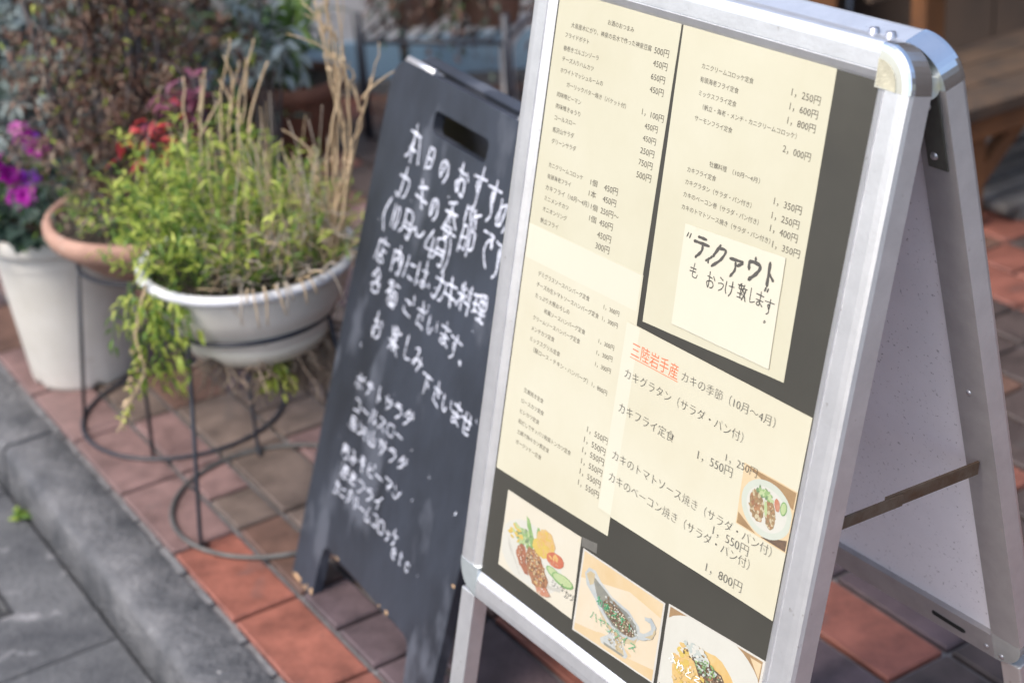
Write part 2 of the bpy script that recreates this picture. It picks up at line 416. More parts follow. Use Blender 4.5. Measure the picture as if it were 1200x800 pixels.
LINES_A = [('お酒のおつまみ',0.1286,0.0539,0.1715,0.0542), ('大島産木にがり、神泉の名水で作った神泉豆腐',0.0685,0.0679,0.2027,0.0670), ('500円',0.2073,0.0670,0.2299,0.0672), ('フライドポテト',0.0605,0.0798,0.1026,0.0798), ('450円',0.2084,0.0796,0.2305,0.0802), ('春巻きゴルゴンゾーラ',0.0607,0.0939,0.1219,0.0930), ('650円',0.2084,0.0931,0.2300,0.0937), ('チーズ入りハムカツ',0.0612,0.1053,0.1160,0.1054), ('450円',0.2094,0.1059,0.2309,0.1061), ('ホワイトマッシュルームの',0.0607,0.1178,0.1348,0.1171), ('ガーリックバター焼き（バケット付）',0.0747,0.1306,0.1768,0.1316), ('1，100円',0.2030,0.1305,0.2372,0.1310), ('肉味噌ピーマン',0.0604,0.1439,0.1033,0.1442), ('450円',0.2102,0.1434,0.2306,0.1435), ('肉味噌きゅうり',0.0611,0.1565,0.1047,0.1566), ('450円',0.2104,0.1558,0.2309,0.1561), ('コールスロー',0.0616,0.1694,0.0992,0.1683), ('250円',0.2094,0.1688,0.2313,0.1688), ('馬沢山サラダ',0.0609,0.1829,0.0992,0.1813), ('750円',0.2095,0.1809,0.2315,0.1812), ('グリーンサラダ',0.0621,0.1950,0.1057,0.1939), ('500円',0.2091,0.1941,0.2324,0.1937), ('カニクリームコロッケ',0.0627,0.2215,0.1244,0.2208), ('1個',0.1380,0.2213,0.1495,0.2210), ('450円',0.1614,0.2207,0.1843,0.2204), ('有頭海老フライ',0.0631,0.2343,0.1057,0.2334), ('1本',0.1378,0.2335,0.1503,0.2333), ('450円',0.1620,0.2329,0.1843,0.2329), ('カキフライ（10月～4月）',0.0628,0.2469,0.1408,0.2462), ('1個',0.1444,0.2463,0.1557,0.2464), ('250円～',0.1612,0.2458,0.1916,0.2456), ('ミニメンチカツ',0.0633,0.2590,0.1073,0.2589), ('1個',0.1444,0.2589,0.1563,0.2589), ('450円',0.1621,0.2586,0.1846,0.2583), ('オニオンリング',0.0628,0.2712,0.1070,0.2710), ('450円',0.1617,0.2718,0.1849,0.2720), ('帆立フライ',0.0617,0.2846,0.0944,0.2842), ('300円',0.1613,0.2842,0.1848,0.2838)]
LINES_B = [('デミグラスソースハンバーグ定食',0.0711,0.3432,0.1650,0.3437), ('1，300円',0.1900,0.3436,0.2163,0.3435), ('チーズの生トマトソースハンバーグ定食',0.0713,0.3559,0.1843,0.3570), ('1，300円',0.1904,0.3565,0.2168,0.3566), ('たっぷり大根おろしの',0.0716,0.3688,0.1347,0.3686), ('和風ソースハンバーグ定食',0.0907,0.3812,0.1659,0.3812), ('1，300円',0.1901,0.3820,0.2165,0.3814), ('クリームソースハンバーグ定食',0.0725,0.3943,0.1597,0.3941), ('1，300円',0.1896,0.3951,0.2166,0.3939), ('メンチカツ定食',0.0724,0.4071,0.1158,0.4071), ('1，300円',0.1903,0.4081,0.2168,0.4073), ('ミックスグリル定食',0.0726,0.4197,0.1291,0.4195), ('（豚ロース・チキン・ハンバーグ）',0.0815,0.4302,0.1825,0.4316), ('1，800円',0.1897,0.4313,0.2163,0.4327), ('生姜焼き定食',0.0746,0.4807,0.1121,0.4815), ('ロースカツ定食',0.0726,0.4946,0.1158,0.4947), ('1，550円',0.1933,0.4820,0.2296,0.4829), ('ヒレカツ定食',0.0727,0.5071,0.1099,0.5079), ('1，550円',0.1908,0.4950,0.2282,0.4959), ('和だしでサッパリ和風トンカツ定食',0.0722,0.5197,0.1721,0.5202), ('1，550円',0.1906,0.5072,0.2286,0.5077), ('土鍋で熱々カツ煮定食',0.0726,0.5322,0.1342,0.5328), ('1，550円',0.1914,0.5200,0.2286,0.5203), ('ポークソテー定食',0.0727,0.5449,0.1225,0.5459), ('1，550円',0.1917,0.5321,0.2287,0.5337), ('1，550円',0.1917,0.5453,0.2286,0.5462)]
LINES_C = [('カニクリームコロッケ定食',0.2799,0.0680,0.3536,0.0678), ('1，250円',0.4046,0.0662,0.4418,0.0670), ('有頭海老フライ定食',0.2805,0.0809,0.3360,0.0809), ('1，600円',0.4053,0.0792,0.4418,0.0798), ('ミックスフライ定食',0.2818,0.0941,0.3361,0.0938), ('1，800円',0.4057,0.0923,0.4419,0.0925), ('（帆立・海老・メンチ・カニクリームコロッケ）',0.2906,0.1062,0.4206,0.1042), ('サーモンフライ定食',0.2818,0.1189,0.3366,0.1191), ('2，000円',0.4063,0.1186,0.4425,0.1187), ('牡蠣料理',0.3132,0.1572,0.3380,0.1567), ('（10月～4月）',0.3465,0.1566,0.3846,0.1559), ('カキフライ定食',0.2832,0.1700,0.3257,0.1692), ('1，350円',0.4071,0.1684,0.4438,0.1683), ('カキグラタン（サラダ・パン付き）',0.2832,0.1825,0.3791,0.1810), ('1，250円',0.4075,0.1819,0.4440,0.1821), ('カキのベーコン巻（サラダ・パン付き）',0.2834,0.1951,0.3923,0.1940), ('1，400円',0.4083,0.1941,0.4450,0.1948), ('カキのトマトソース焼き（サラダ・パン付き）',0.2839,0.2078,0.4115,0.2068), ('1，350円',0.4148,0.2080,0.4513,0.2077)]
LINES_D = [('*三陸岩手産',0.2449,0.3715,0.3195,0.3718), ('カキの季節（10月～4月）',0.3262,0.3721,0.4617,0.3707), ('カキグラタン（サラダ・パン付）',0.2409,0.3997,0.4242,0.4007), ('カキフライ定食',0.2400,0.4385,0.3296,0.4385), ('1，250円',0.4065,0.4277,0.4508,0.4267), ('1，550円',0.3676,0.4406,0.4184,0.4397), ('カキのトマトソース焼き（サラダ・パン付）',0.2419,0.4920,0.4875,0.4937), ('1，550円',0.4068,0.5057,0.4581,0.5061), ('カキのベーコン焼き（サラダ・パン付）',0.2418,0.5171,0.4628,0.5191), ('1，800円',0.4063,0.5466,0.4585,0.5453), ('_',0.2442,0.3807,0.3208,0.3810)]
CHALK = [('本', 0.1167, 0.774), ('日', 0.1734, 0.7703), ('の', 0.2234, 0.7653), ('お', 0.278, 0.7694), ('す', 0.3276, 0.7691), ('す', 0.3726, 0.7652), ('め', 0.4073, 0.7568), ('カ', 0.111, 0.7141), ('キ', 0.1722, 0.7146), ('の', 0.2176, 0.7055), ('季', 0.27, 0.7098), ('節', 0.3271, 0.7066), ('で', 0.3811, 0.7055), ('す', 0.4221, 0.6985), ('（', 0.0736, 0.6581), ('1', 0.0966, 0.6591), ('0', 0.1118, 0.6588), ('月', 0.1438, 0.6614), ('～', 0.1826, 0.6574), ('4', 0.227, 0.6556), ('月', 0.2565, 0.6561), ('）', 0.2844, 0.6567), ('店', 0.0836, 0.5994), ('内', 0.1379, 0.6011), ('に', 0.1838, 0.6026), ('は', 0.2224, 0.6074), ('、', 0.2488, 0.6043), ('カ', 0.2824, 0.6097), ('キ', 0.315, 0.613), ('料', 0.3553, 0.6179), ('理', 0.3983, 0.6225), ('各', 0.0862, 0.5507), ('種', 0.1424, 0.5498), ('ご', 0.1987, 0.5511), ('ざ', 0.246, 0.551), ('い', 0.2861, 0.5514), ('ま', 0.3233, 0.5497), ('す', 0.3578, 0.546), ('。', 0.3876, 0.5396), ('お', 0.1182, 0.4883), ('楽', 0.1801, 0.4883), ('し', 0.2274, 0.4896), ('み', 0.2628, 0.4921), ('下', 0.3033, 0.4683), ('さ', 0.3392, 0.4666), ('い', 0.3713, 0.4644), ('ま', 0.4019, 0.4612), ('せ', 0.4332, 0.4615)]
CHALK_LINES = [('ポテトサラダ', 0.0836, 0.3864, 0.2898, 0.3993),('コールスロー', 0.092, 0.349, 0.2724, 0.3653),('馬沢山サラダ', 0.0876, 0.3183, 0.3016, 0.3318),('肉みそピーマン', 0.0827, 0.2679, 0.3012, 0.2861),('海老フライ', 0.0934, 0.2375, 0.2518, 0.244),('カニクリームコロッケ', 0.0841, 0.2037, 0.3203, 0.2203),('etc', 0.3041, 0.2, 0.3733, 0.2039)]
NOTE = [('〃', 0.3031, 0.2352),('テ', 0.3221, 0.2392),('ィ', 0.3348, 0.2441),('ク', 0.3492, 0.2415),('ア', 0.3743, 0.2433),('ウ', 0.3973, 0.2388),('ト', 0.4193, 0.2375),('〟', 0.4196, 0.2511),('も', 0.3169, 0.265),('お', 0.3428, 0.2662),('う', 0.3582, 0.2652),('け', 0.3702, 0.2662),('致', 0.3881, 0.2643),('し', 0.4016, 0.2643),('ま', 0.4125, 0.2639),('す', 0.4259, 0.2666),('。', 0.4256, 0.2794)]
# ------------------------------------------------------------------ ground frame: x across the pavement from the kerb joint, l along the kerb
XH, KH = V((0.8566, 0.5160, 0)), V((-0.5160, 0.8566, 0))
def G(x, l, z=0): return XH * (0.7638 + x) + KH * l + V((0, 0, z))
PH, TS = 2.9467, 0.25
def slab(mb, x0, x1, l0, l1, z0, z1, mi=0, b=0.0022):
    """box with a small eased top edge"""
    lo = [G(x0, l0, z0), G(x1, l0, z0), G(x1, l1, z0), G(x0, l1, z0)]
    mid = [G(x0, l0, z1 - b), G(x1, l0, z1 - b), G(x1, l1, z1 - b), G(x0, l1, z1 - b)]
    hi = [G(x0 + b, l0 + b, z1), G(x1 - b, l0 + b, z1), G(x1 - b, l1 - b, z1), G(x0 + b, l1 - b, z1)]
    vs = lo + mid + hi
    mb.add(vs, [(0, 1, 5, 4), (1, 2, 6, 5), (2, 3, 7, 6), (3, 0, 4, 7), (4, 5, 9, 8), (5, 6, 10, 9), (6, 7, 11, 10), (7, 4, 8, 11), (8, 9, 10, 11)], mi)
g = MB(); g.add([(-300, -300, -.13), (300, -300, -.13), (300, 300, -.13), (-300, 300, -.13)], [(0, 1, 2, 3)]); g.build('ground', M['asphalt'], kind='structure')
g = MB(); g.add([G(-40, -40, -.108), G(-.52, -40, -.108), G(-.52, 60, -.108), G(-40, 60, -.108)], [(0, 1, 2, 3)]); g.build('road', M['asphalt'], kind='structure')
# gutter of concrete slabs, kerb stones with a rounded arris, mortar joint, tiles
g = MB()
for i in range(-4, 14):
    l0 = 0.62 + i * .6
    slab(g, -.52, -.130, l0 + .0025, l0 + .5975, -.14, -.100, 0, .004)
g.build('gutter', M['concrete_dk'], kind='structure')
g = MB()
for i in range(-2, 5):
    l0, l1 = 3.02 + i * 2.0 + .005, 3.02 + i * 2.0 + 1.995
    prof = [(-.013, -.14), (-.013, -.006), (-.017, -.001), (-.104, -.001)] + [(-.104 - .018 * math.sin(t), -.019 + .018 * math.cos(t)) for t in [math.pi / 2 * k / 7 for k in range(1, 8)]] + [(-.131, -.14)]
    nl = 120
    g.loft([[G(x + .0024 * noise.noise((x * 30, l * 13, z * 30)), l, z + .0022 * noise.noise((x * 25, l * 15 + 7, z * 9))) for x, z in prof] for l in [l0 + (l1 - l0) * k / nl for k in range(nl + 1)]], 0)
g.build('kerb', M['concrete'], kind='structure')
g = MB(); g.add([G(-.1, -4, -.010), G(4.0, -4, -.010), G(4.0, 10, -.010), G(-.1, 10, -.010)], [(0, 1, 2, 3)])
for k in range(60):   # crumbling mortar along the tile edge
    l = random.uniform(1.2, 4.5); g.box((-.018, l, -.02), (-.004, l + random.uniform(.01, .09), -.006 + random.uniform(0, .005)), 0, lambda x, y, z: G(x, y, z))
g.build('mortar', M['grout'], kind='structure')
XE = [0, .1176, .2077, .332, .457, .581, .705, .826, .947, 1.068] + [1.068 + .122 * k for k in range(1, 14)]
KEYS = list(TILES)
FIX = {(0, -1): 'k', (0, 0): 'k', (0, 1): 'k', (0, 2): 'o', (0, 3): 'o', (0, 4): 'r', (0, -2): 'k', (1, 0): 'k', (1, 1): 'k', (1, 1.5): 'g', (1, 2): 'b', (1, 3): 'p', (1, 3.5): 'p', (1, 4): 'p',
       (2, 0): 'g', (2, 1): 'g', (2, 2): 'g', (2, 2.5): 'b', (2, 3): 'b', (2, 3.5): 'b', (3, 4): 'o', (3, 3): 'b', (3, 5): 'p', (4, 4): 'd', (4, 5): 'r', (5, 5): 'p', (5, 4): 'o', (6, 5): 'o', (6, 4): 'o', (7, 5): 'p', (6, 6): 'd', (5, 6): 'd', (7, 4): 'p', (7, 6): 'd', (3, 1): 'k', (3, 2): 'b', (3, 0): 'g', (4, 3): 'r', (8, 4): 'd', (8, 5): 'd'}
HALF = {(1, 1), (1, 3), (2, 2), (2, 3), (5, 4)}
FULL = {(0, i) for i in range(-3, 6)} | {(6, i) for i in range(3, 8)} | {(1, 0), (1, 2), (1, 4), (2, 0), (2, 1), (3, 3), (3, 4), (5, 5), (7, 5)}
rt = random.Random(5); g = MB(); gp = .0052
for r in range(len(XE) - 1):
    for i in range(-24, 12):
        hv = (r, i) in HALF or ((r, i) not in FULL and rt.random() < .28)
        for a, b in (((i, i + .5), (i + .5, i + 1)) if hv else ((i, i + 1),)):
            key = FIX.get((r, a)) or rt.choice('ggkbkpg' if i < 2 and r < 9 else 'orrbbkpgpd' if r < 7 else 'rbbdrdb')
            dz = rt.uniform(-.0008, .0008)
            slab(g, XE[r] + (gp if r else 0), XE[r + 1] - gp, PH - TS * b + gp, PH - TS * a - gp, -.012, .0015 + dz, KEYS.index(key), .003)
g.build('pavement', [M['tile_' + k] for k in KEYS], kind='structure')
# iron grating set in the gutter, weed in the joint
t = thing('drain_grate', G(-.30, 2.66, -.100), 'small dark iron drain grate set in the gutter concrete', 'drain grate')
g = MB(); g.box((-.335, 2.60, -.102), (-.255, 2.71, -.0965), 0, lambda x, y, z: G(x, y, z)); g.build('grate_frame', M['iron'], t)
g = MB()
for k in range(5): g.box((-.327 + k * .0145, 2.61, -.0965), (-.319 + k * .0145, 2.70, -.0935), 0, lambda x, y, z: G(x, y, z))
g.build('grate_bars', M['wire_worn'], t)
g = MB()
for k in range(26):
    a = random.uniform(0, 6.28); g.leaf(G(-.138, 2.905, -.10) + V((random.uniform(-.012, .012), random.uniform(-.012, .012), random.uniform(0, .012))), V((math.cos(a), math.sin(a), .5)), random.uniform(.014, .028), .011, mi=k % 2)
tag(g.build('weed', [M['leaf'], M['leaf2']]), 'small bright green weed growing in the joint at the foot of the kerb', 'weed')

# ------------------------------------------------------------------ aluminium A-frame menu stand
FA, BA = V((.0599, 1.8304, 1.1466)), V((.1050, 1.8599, 1.1466))
UU = V((.5469, -.8372, 0)); FT, BT = V((-.1964, -.1283, -.9721)), V((.1964, .1283, -.9721)); FN, BN = V((-.8138, -.5317, .2346)), V((.8138, .5317, .2346))
def F(u, t, n=0): return FA + UU * u + FT * t + FN * n
def B(u, t, n=0): return BA + UU * u + BT * t + BN * n
PW, PT, SW, RW, DP = .5449, .7624, .0400, .0355, .0282
stand = thing('menu_stand', (.35, 1.43, 0), 'large folding aluminium A-frame stand holding cream menu sheets behind film', 'menu stand')
def rail_profile(w):
    k = w / .0385
    return [(0, -DP), (0, -.0065), (.0016 * k, -.0022), (.005 * k, -.0004), (.012 * k, .0002), (.0262 * k, 0), (.0267 * k, -.0018), (.0282 * k, -.0018), (.0287 * k, -.0002), (.0350 * k, -.0026), (.0383 * k, -.0050), (.0385 * k, -.0062), (.0385 * k, -DP)]
def build_panel(P, front):
    CR = .040
    g = MB()
    def rail(w, mk, a0, a1):
        pr = rail_profile(w); n = len(pr)
        vs = [mk(c, a0, z) for c, z in pr] + [mk(c, a1, z) for c, z in pr]
        g.add(vs, [(i, (i + 1) % n, n + (i + 1) % n, n + i) for i in range(n)] + [tuple(range(n))[::-1], tuple(range(n, 2 * n))], 0)
        for q in (1, 2, 3): g.m[-q] = 0
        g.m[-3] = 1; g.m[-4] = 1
    rail(SW, lambda c, a, z: P(c, a, z), CR, PT - CR); rail(SW, lambda c, a, z: P(PW - c, a, z), CR, PT - CR)
    rail(RW, lambda c, a, z: P(a, c, z), CR, PW - CR); rail(RW, lambda c, a, z: P(a, PT - c, z), CR, PW - CR)
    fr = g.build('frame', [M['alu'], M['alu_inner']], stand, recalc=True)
    for cu, ct, su, st in ((0, 0, 1, 1), (PW, 0, -1, 1), (0, PT, 1, -1), (PW, PT, -1, -1)):
        c = MB(); arc = [(CR - CR * math.sin(a), CR - CR * math.cos(a)) for a in [math.pi / 2 * k / 12 for k in range(13)]]   # rounded outer corner
        def prof(off): return [(CR + (x - CR) * off, CR + (y - CR) * off) for x, y in arc]
        rings = []
        for off, z in ((1.0, -DP), (1.0, -.007), (.985, -.0026), (.93, -.0002), (.80, .0006), (.70, .0006)):
            ring = prof(off) + [(CR, CR)]
            if off < 1: ring = prof(off) + [(CR, CR)]
            rings.append([P(cu + su * x, ct + st * y, z) for x, y in ring])
        c.loft(rings, 0, cap=True, smooth=False)
        top = ct == 0
        cp = c.build('corner_cap', [M['chrome'] if top else M['cap']], fr, recalc=True)
        if top:
            ci = MB(); ci.prism([(CR + (x - CR) * .62, CR + (y - CR) * .62) for x, y in arc] + [(CR - .002, CR - .002)], .0006, .0016, lambda x, y, z: P(cu + su * x, ct + st * y, z))
            ci.build('cap_insert', M['cap_dirty'], fr, recalc=True)
    bk = MB(); bk.box((SW - .003, RW - .003, -.0085), (PW - SW + .003, PT - RW + .003, -.0050), 0, P); bk.build('poster_backing', M['backing'], stand, recalc=True)
    bp = MB(); bp.box((SW - .003, RW - .003, -.0215), (PW - SW + .003, PT - RW + .003, -.0195), 0, P); bp.build('back_panel', M['speckle'], stand, recalc=True)
    for u0 in (.008, PW - .008 - .027):
        lg = MB(); lg.box((u0, PT - .002, -.0255), (u0 + .027, 1.1722, -.0030), 0, P)
        lo = lg.build('leg', M['alu'], stand, recalc=True, bevel=.0018)
        ft = MB(); ft.box((u0 - .001, 1.160, -.0265), (u0 + .028, 1.1737, -.002), 0, P); ft.build('rubber_foot', M['gasket'], lo, recalc=True, bevel=.002)
    return fr
ff = build_panel(F, True); fb = build_panel(B, False)
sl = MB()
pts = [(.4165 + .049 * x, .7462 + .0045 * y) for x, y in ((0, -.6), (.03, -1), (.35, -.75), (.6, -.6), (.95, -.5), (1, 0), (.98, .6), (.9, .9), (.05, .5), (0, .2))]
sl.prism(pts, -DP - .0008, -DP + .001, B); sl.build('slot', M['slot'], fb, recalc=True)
for u, t in ((.4945, .7500), (.5155, .7530), (.522, .38)):
    q = MB(); q.lathe([(.0001, .0018), (.0025, .0014), (.0034, 0)], seg=14)
    for i in range(len(q.v)): q.v[i] = B(u + q.v[i].x, t + q.v[i].y, -DP - q.v[i].z)
    q.build('rivet', M['steel'], fb, recalc=True)
for P in (F, B):
    h = MB(); h.box((PW - .031, .044, -DP - .0022), (PW - .008, .122, -DP - .0002), 0, P)
    ho = h.build('hinge_bracket', M['hinge'], stand, recalc=True, bevel=.0008)
    for t_ in (.058, .109):
        q = MB(); q.lathe([(.0001, .0026), (.0030, .0020), (.0042, 0)], seg=16)
        for i in range(len(q.v)): q.v[i] = P(PW - .022 + q.v[i].x, t_ + q.v[i].y, -DP - .0022 - q.v[i].z)
        q.build('rivet', M['steel'], ho, recalc=True)
    h = MB(); h.box((.008, .044, -DP - .0022), (.031, .122, -DP - .0002), 0, P); h.build('hinge_bracket', M['hinge'], stand, recalc=True, bevel=.0008)
# hinge pin bumpers at the apex, bolts through the top rails
def midp(u, t, dz=0): return (F(u, t, -DP) + B(u, t, -DP)) * .5 + V((0, 0, dz))
for u0, u1 in ((.500, .5385), (.0064, .045)):
    q = MB(); q.tube([midp(u0, .036), midp(u0 + .001, .036), midp(u1 - .001, .036), midp(u1, .036)], [.0095, .0105, .0105, .0095], 18); q.build('bumper', M['rubber'], stand)
q = MB(); q.box((.045, .001, -.001), (PW - .045, .010, .003), 0, lambda x, y, z: midp(x, y) + V((0, 0, z - .002))); q.build('hinge_strip', M['alu_inner'], stand, recalc=True)
for u in (.468, .488):
    q = MB(); q.lathe([(.0001, .006), (.0045, .005), (.0055, 0)], seg=16)
    c = midp(u, .001, .001)
    for i in range(len(q.v)): q.v[i] = c + q.v[i]
    q.build('bolt', M['steel'], stand)
# stay bars with a riveted joint
for u in (.527, .018):
    a, b = B(u - .004, .4718, -DP - .004), F(u + .004, .448, -DP - .002)
    ax = (b - a).normalized(); wd = UU.cross(ax).normalized()
    def bar(p, q_, off, w, th, nm='stay_bar'):
        m_ = MB(); vs = [p + wd * w * i + UU * (off + th * j) for i, j in ((-.5, 0), (.5, 0), (.5, 1), (-.5, 1))] + [q_ + wd * w * i + UU * (off + th * j) for i, j in ((-.5, 0), (.5, 0), (.5, 1), (-.5, 1))]
        m_.add(vs, [(0, 1, 2, 3), (7, 6, 5, 4), (0, 4, 5, 1), (1, 5, 6, 2), (2, 6, 7, 3), (3, 7, 4, 0)]); return m_.build(nm, M['rust'], stand, recalc=True, bevel=.0006)
    L = (b - a).length
    s1 = bar(a, a + ax * L * .66, 0, .0145, .003); bar(a + ax * L * .56, b, .0032, .0125, .0028)
    q = MB(); c = a + ax * L * .58
    q.tube([c - UU * .003, c + UU * .0015], .0042, 14); q.build('rivet', M['rust'], s1)

# ------------------------------------------------------------------ sheets in the stand
def sheet(name, corners, n, m, label, cat, group=None, thick=.00030, nu=10):
    g = MB(); TL, TR, BR, BL = [V((*c, 0)) for c in corners]
    def E(a, b):
        k = TL.lerp(TR, a).lerp(BL.lerp(BR, a), b); return k
    top, n1 = [], nu + 1
    for j in range(n1):
        for i in range(n1):
            k = E(i / nu, j / nu); ed = .00035 if i in (0, nu) or j in (0, nu) else 0
            k = k + V((noise.noise((k.x * 60, k.y * 60, n * 9e3)), noise.noise((k.y * 60, k.x * 60, n * 9e3 + 5)), 0)) * ed
            top.append(k)
    g.add([F(k.x, k.y, n) for k in top] + [F(k.x, k.y, n - thick) for k in top], [(j * n1 + i, j * n1 + i + 1, (j + 1) * n1 + i + 1, (j + 1) * n1 + i) for j in range(nu) for i in range(nu)])
    o = n1 * n1; ring = [i for i in range(n1)] + [j * n1 + nu for j in range(1, n1)] + [nu * n1 + i for i in range(nu - 1, -1, -1)] + [j * n1 for j in range(nu - 1, 0, -1)]
    g.f += [[ring[k], ring[(k + 1) % len(ring)], ring[(k + 1) % len(ring)] + o, ring[k] + o] for k in range(len(ring))]; g.m += [0] * len(ring); g.sm += [False] * len(ring)
    return tag(g.build(name, m), label, cat, group)
TXT = .00013
sa = sheet('menu_sheet', [(.0425, .0345), (.2415, .0345), (.2428, .3270), (.0425, .3380)], -.0047, M['paper_a'], 'cream sheet at upper left of the stand listing snacks priced from 300円 to 1,100円', 'menu sheet')
typeset([l for l in LINES_A if not l[0].rstrip('～')[-1] in '円個本'], F, -.0047 + TXT, 'dish_names', M['ink'], sa); typeset([l for l in LINES_A if l[0].rstrip('～')[-1] in '円個本'], F, -.0047 + TXT, 'prices', M['ink'], sa)
sb = sheet('menu_sheet', [(.0428, .2930), (.2440, .2920), (.2530, .5834), (.0428, .5899)], -.00435, M['paper_b'], 'cream sheet at lower left of the stand listing hamburg and cutlet sets', 'menu sheet')
typeset([l for l in LINES_B if not l[0].rstrip('～')[-1] in '円個本'], F, -.00435 + TXT, 'dish_names', M['ink'], sb); typeset([l for l in LINES_B if l[0].rstrip('～')[-1] in '円個本'], F, -.00435 + TXT, 'prices', M['ink'], sb)
sc_ = sheet('menu_sheet', [(.2444, .0345), (.4540, .0345), (.4610, .3300), (.2535, .3388)], -.0047, M['paper_a'], 'cream sheet at upper right of the stand with a note stuck on it', 'menu sheet')
typeset([l for l in LINES_C if not l[0].rstrip('～')[-1] in '円個本'], F, -.0047 + TXT, 'dish_names', M['ink'], sc_); typeset([l for l in LINES_C if l[0].rstrip('～')[-1] in '円個本'], F, -.0047 + TXT, 'prices', M['ink'], sc_)
sd_ = sheet('menu_sheet', [(.2305, .3458), (.5052, .3482), (.5052, .5580), (.2298, .5604)], -.0036, M['paper_b'], 'cream oyster season sheet with an orange underlined heading and large print', 'menu sheet')
typeset([l for l in LINES_D if l[0][0] not in '*_' and l[0][-1] != '円'], F, -.0036 + .0007, 'dish_names', M['ink_dark'], sd_, offset=-.018); typeset([l for l in LINES_D if l[0][-1] == '円'], F, -.0036 + .00085, 'prices', M['ink_dark'], sd_, offset=-.018)
typeset([(l[0][1:],) + tuple(l[1:]) + (1.15,) for l in LINES_D if l[0][0] == '*'], F, -.0036 + TXT, 'heading_text', M['ink_orange'], sd_, offset=0.0)
g = MB(); g.box((.2442, .3804, -.0036 + 2e-5), (.3208, .3811, -.0036 + TXT), 0, F); g.build('heading_underline', M['ink_orange'], sd_)
for par_, (u0, t0, u1, t1), n_ in ((sb, (.0432, .2932, .2415, .3320), -.00435), (sd_, (.2312, .3470, .2528, .5585), -.0036)):
    g = MB(); g.add([F(u0, t0, n_ + 5e-5), F(u1, t0, n_ + 5e-5), F(u1, t1, n_ + 5e-5), F(u0, t1, n_ + 5e-5)], [(0, 1, 2, 3)]); g.build('double_layer_band', M['paper_band'], par_)
nt = sheet('handwritten_note', [(.2943, .2224), (.4356, .2154), (.4399, .3241), (.2977, .3262)], -.0037, M['paper_note'], 'pale square note in thick grey marker about take-out, stuck on the upper right sheet', 'note')
g = MB(); n = -.0037 + TXT
for i, (ch, u, v) in enumerate(NOTE):
    if i < 8:
        w, h, p = {'〃': (.012, .012, .0019), 'ィ': (.012, .014, .0025), '〟': (.010, .008, .0022)}.get(ch, (.0200, .0220, .0033))
    else: w, h, p = (.0125, .0150, .00125) if ch != '。' else (.010, .010, .0010)
    n = write_hand(g, ch, F, u, v, w, h, p, n, jit=.25)
    n = -.0037 + TXT + (i % 6) * 2.6e-5
g.build('handwriting', M['ink_marker'], nt)

# ---- printed pictures: flat coloured shapes laid on the card
def pmat(name, c, c2=None, sc=160, rough=.5):
    c2 = c2 or tuple(x * .75 for x in c); fa = lambda q: tuple(.60 * (.82 * x + .18 * (sum(q) / 3)) + .012 for x in q)
    c, c2 = fa(c), fa(c2)
    return mat(name, c, rough, col2=c2 or tuple(x * .75 for x in c), vscale=sc, coat=.8, coat_rough=.2)
PC = {k: pmat('print_' + n_, a, b, s_) for k, n_, a, b, s_ in (
    ('cream', 'cream', (.86, .80, .62), (.84, .77, .58), 20), ('plate', 'pale_plate', (.76, .75, .64), (.80, .79, .68), 30), ('line', 'plate_rim', (.62, .60, .50), (.66, .64, .55), 60),
    ('chick', 'roast_brown', (.62, .30, .10), (.34, .13, .045), 130), ('chick2', 'red_brown', (.58, .20, .07), (.40, .12, .05), 110), ('sauce', 'tomato_sauce', (.66, .20, .08), (.70, .34, .18), 150),
    ('green', 'leaf_green', (.22, .46, .10), (.42, .62, .22), 120), ('green2', 'herb_green', (.12, .26, .10), (.30, .42, .18), 170), ('lime', 'cucumber_green', (.58, .72, .33), (.50, .66, .25), 90), ('rind', 'cucumber_rind', (.20, .46, .12), (.26, .5, .14), 90),
    ('yellow', 'yellow_flower', (.85, .62, .05), (.80, .52, .04), 90), ('orange', 'orange_pasta', (.86, .46, .07), (.82, .58, .20), 120), ('tom', 'tomato_red', (.78, .20, .05), (.66, .12, .04), 90),
    ('ochre', 'ochre_backdrop', (.84, .58, .24), (.88, .68, .38), 12), ('warm', 'warm_cloth', (.87, .70, .44), (.88, .76, .54), 14), ('silver', 'silver_blue', (.48, .55, .56), (.68, .70, .64), 45), ('silver2', 'silver_shade', (.22, .24, .21), (.40, .38, .28), 40), ('gold', 'silver_gold_reflection', (.62, .46, .20), (.72, .62, .38), 55),
    ('stew', 'beef_stew', (.16, .095, .05), (.48, .31, .16), 190), ('stew2', 'brown_gravy', (.26, .14, .06), (.11, .07, .04), 120), ('egg', 'omelette_yellow', (.86, .50, .07), (.88, .62, .20), 60), ('blue', 'pale_blue_sauce', (.52, .62, .58), (.66, .70, .60), 90), ('wood', 'wood_table_print', (.50, .30, .10), (.40, .22, .07), 50), ('white', 'white_border', (.90, .87, .76), None, 10), ('oys', 'fried_crumb', (.52, .33, .12), (.30, .18, .07), 210), ('pgreen', 'pale_green_plate', (.66, .72, .58), (.70, .76, .63), 30))}
PK = list(PC)
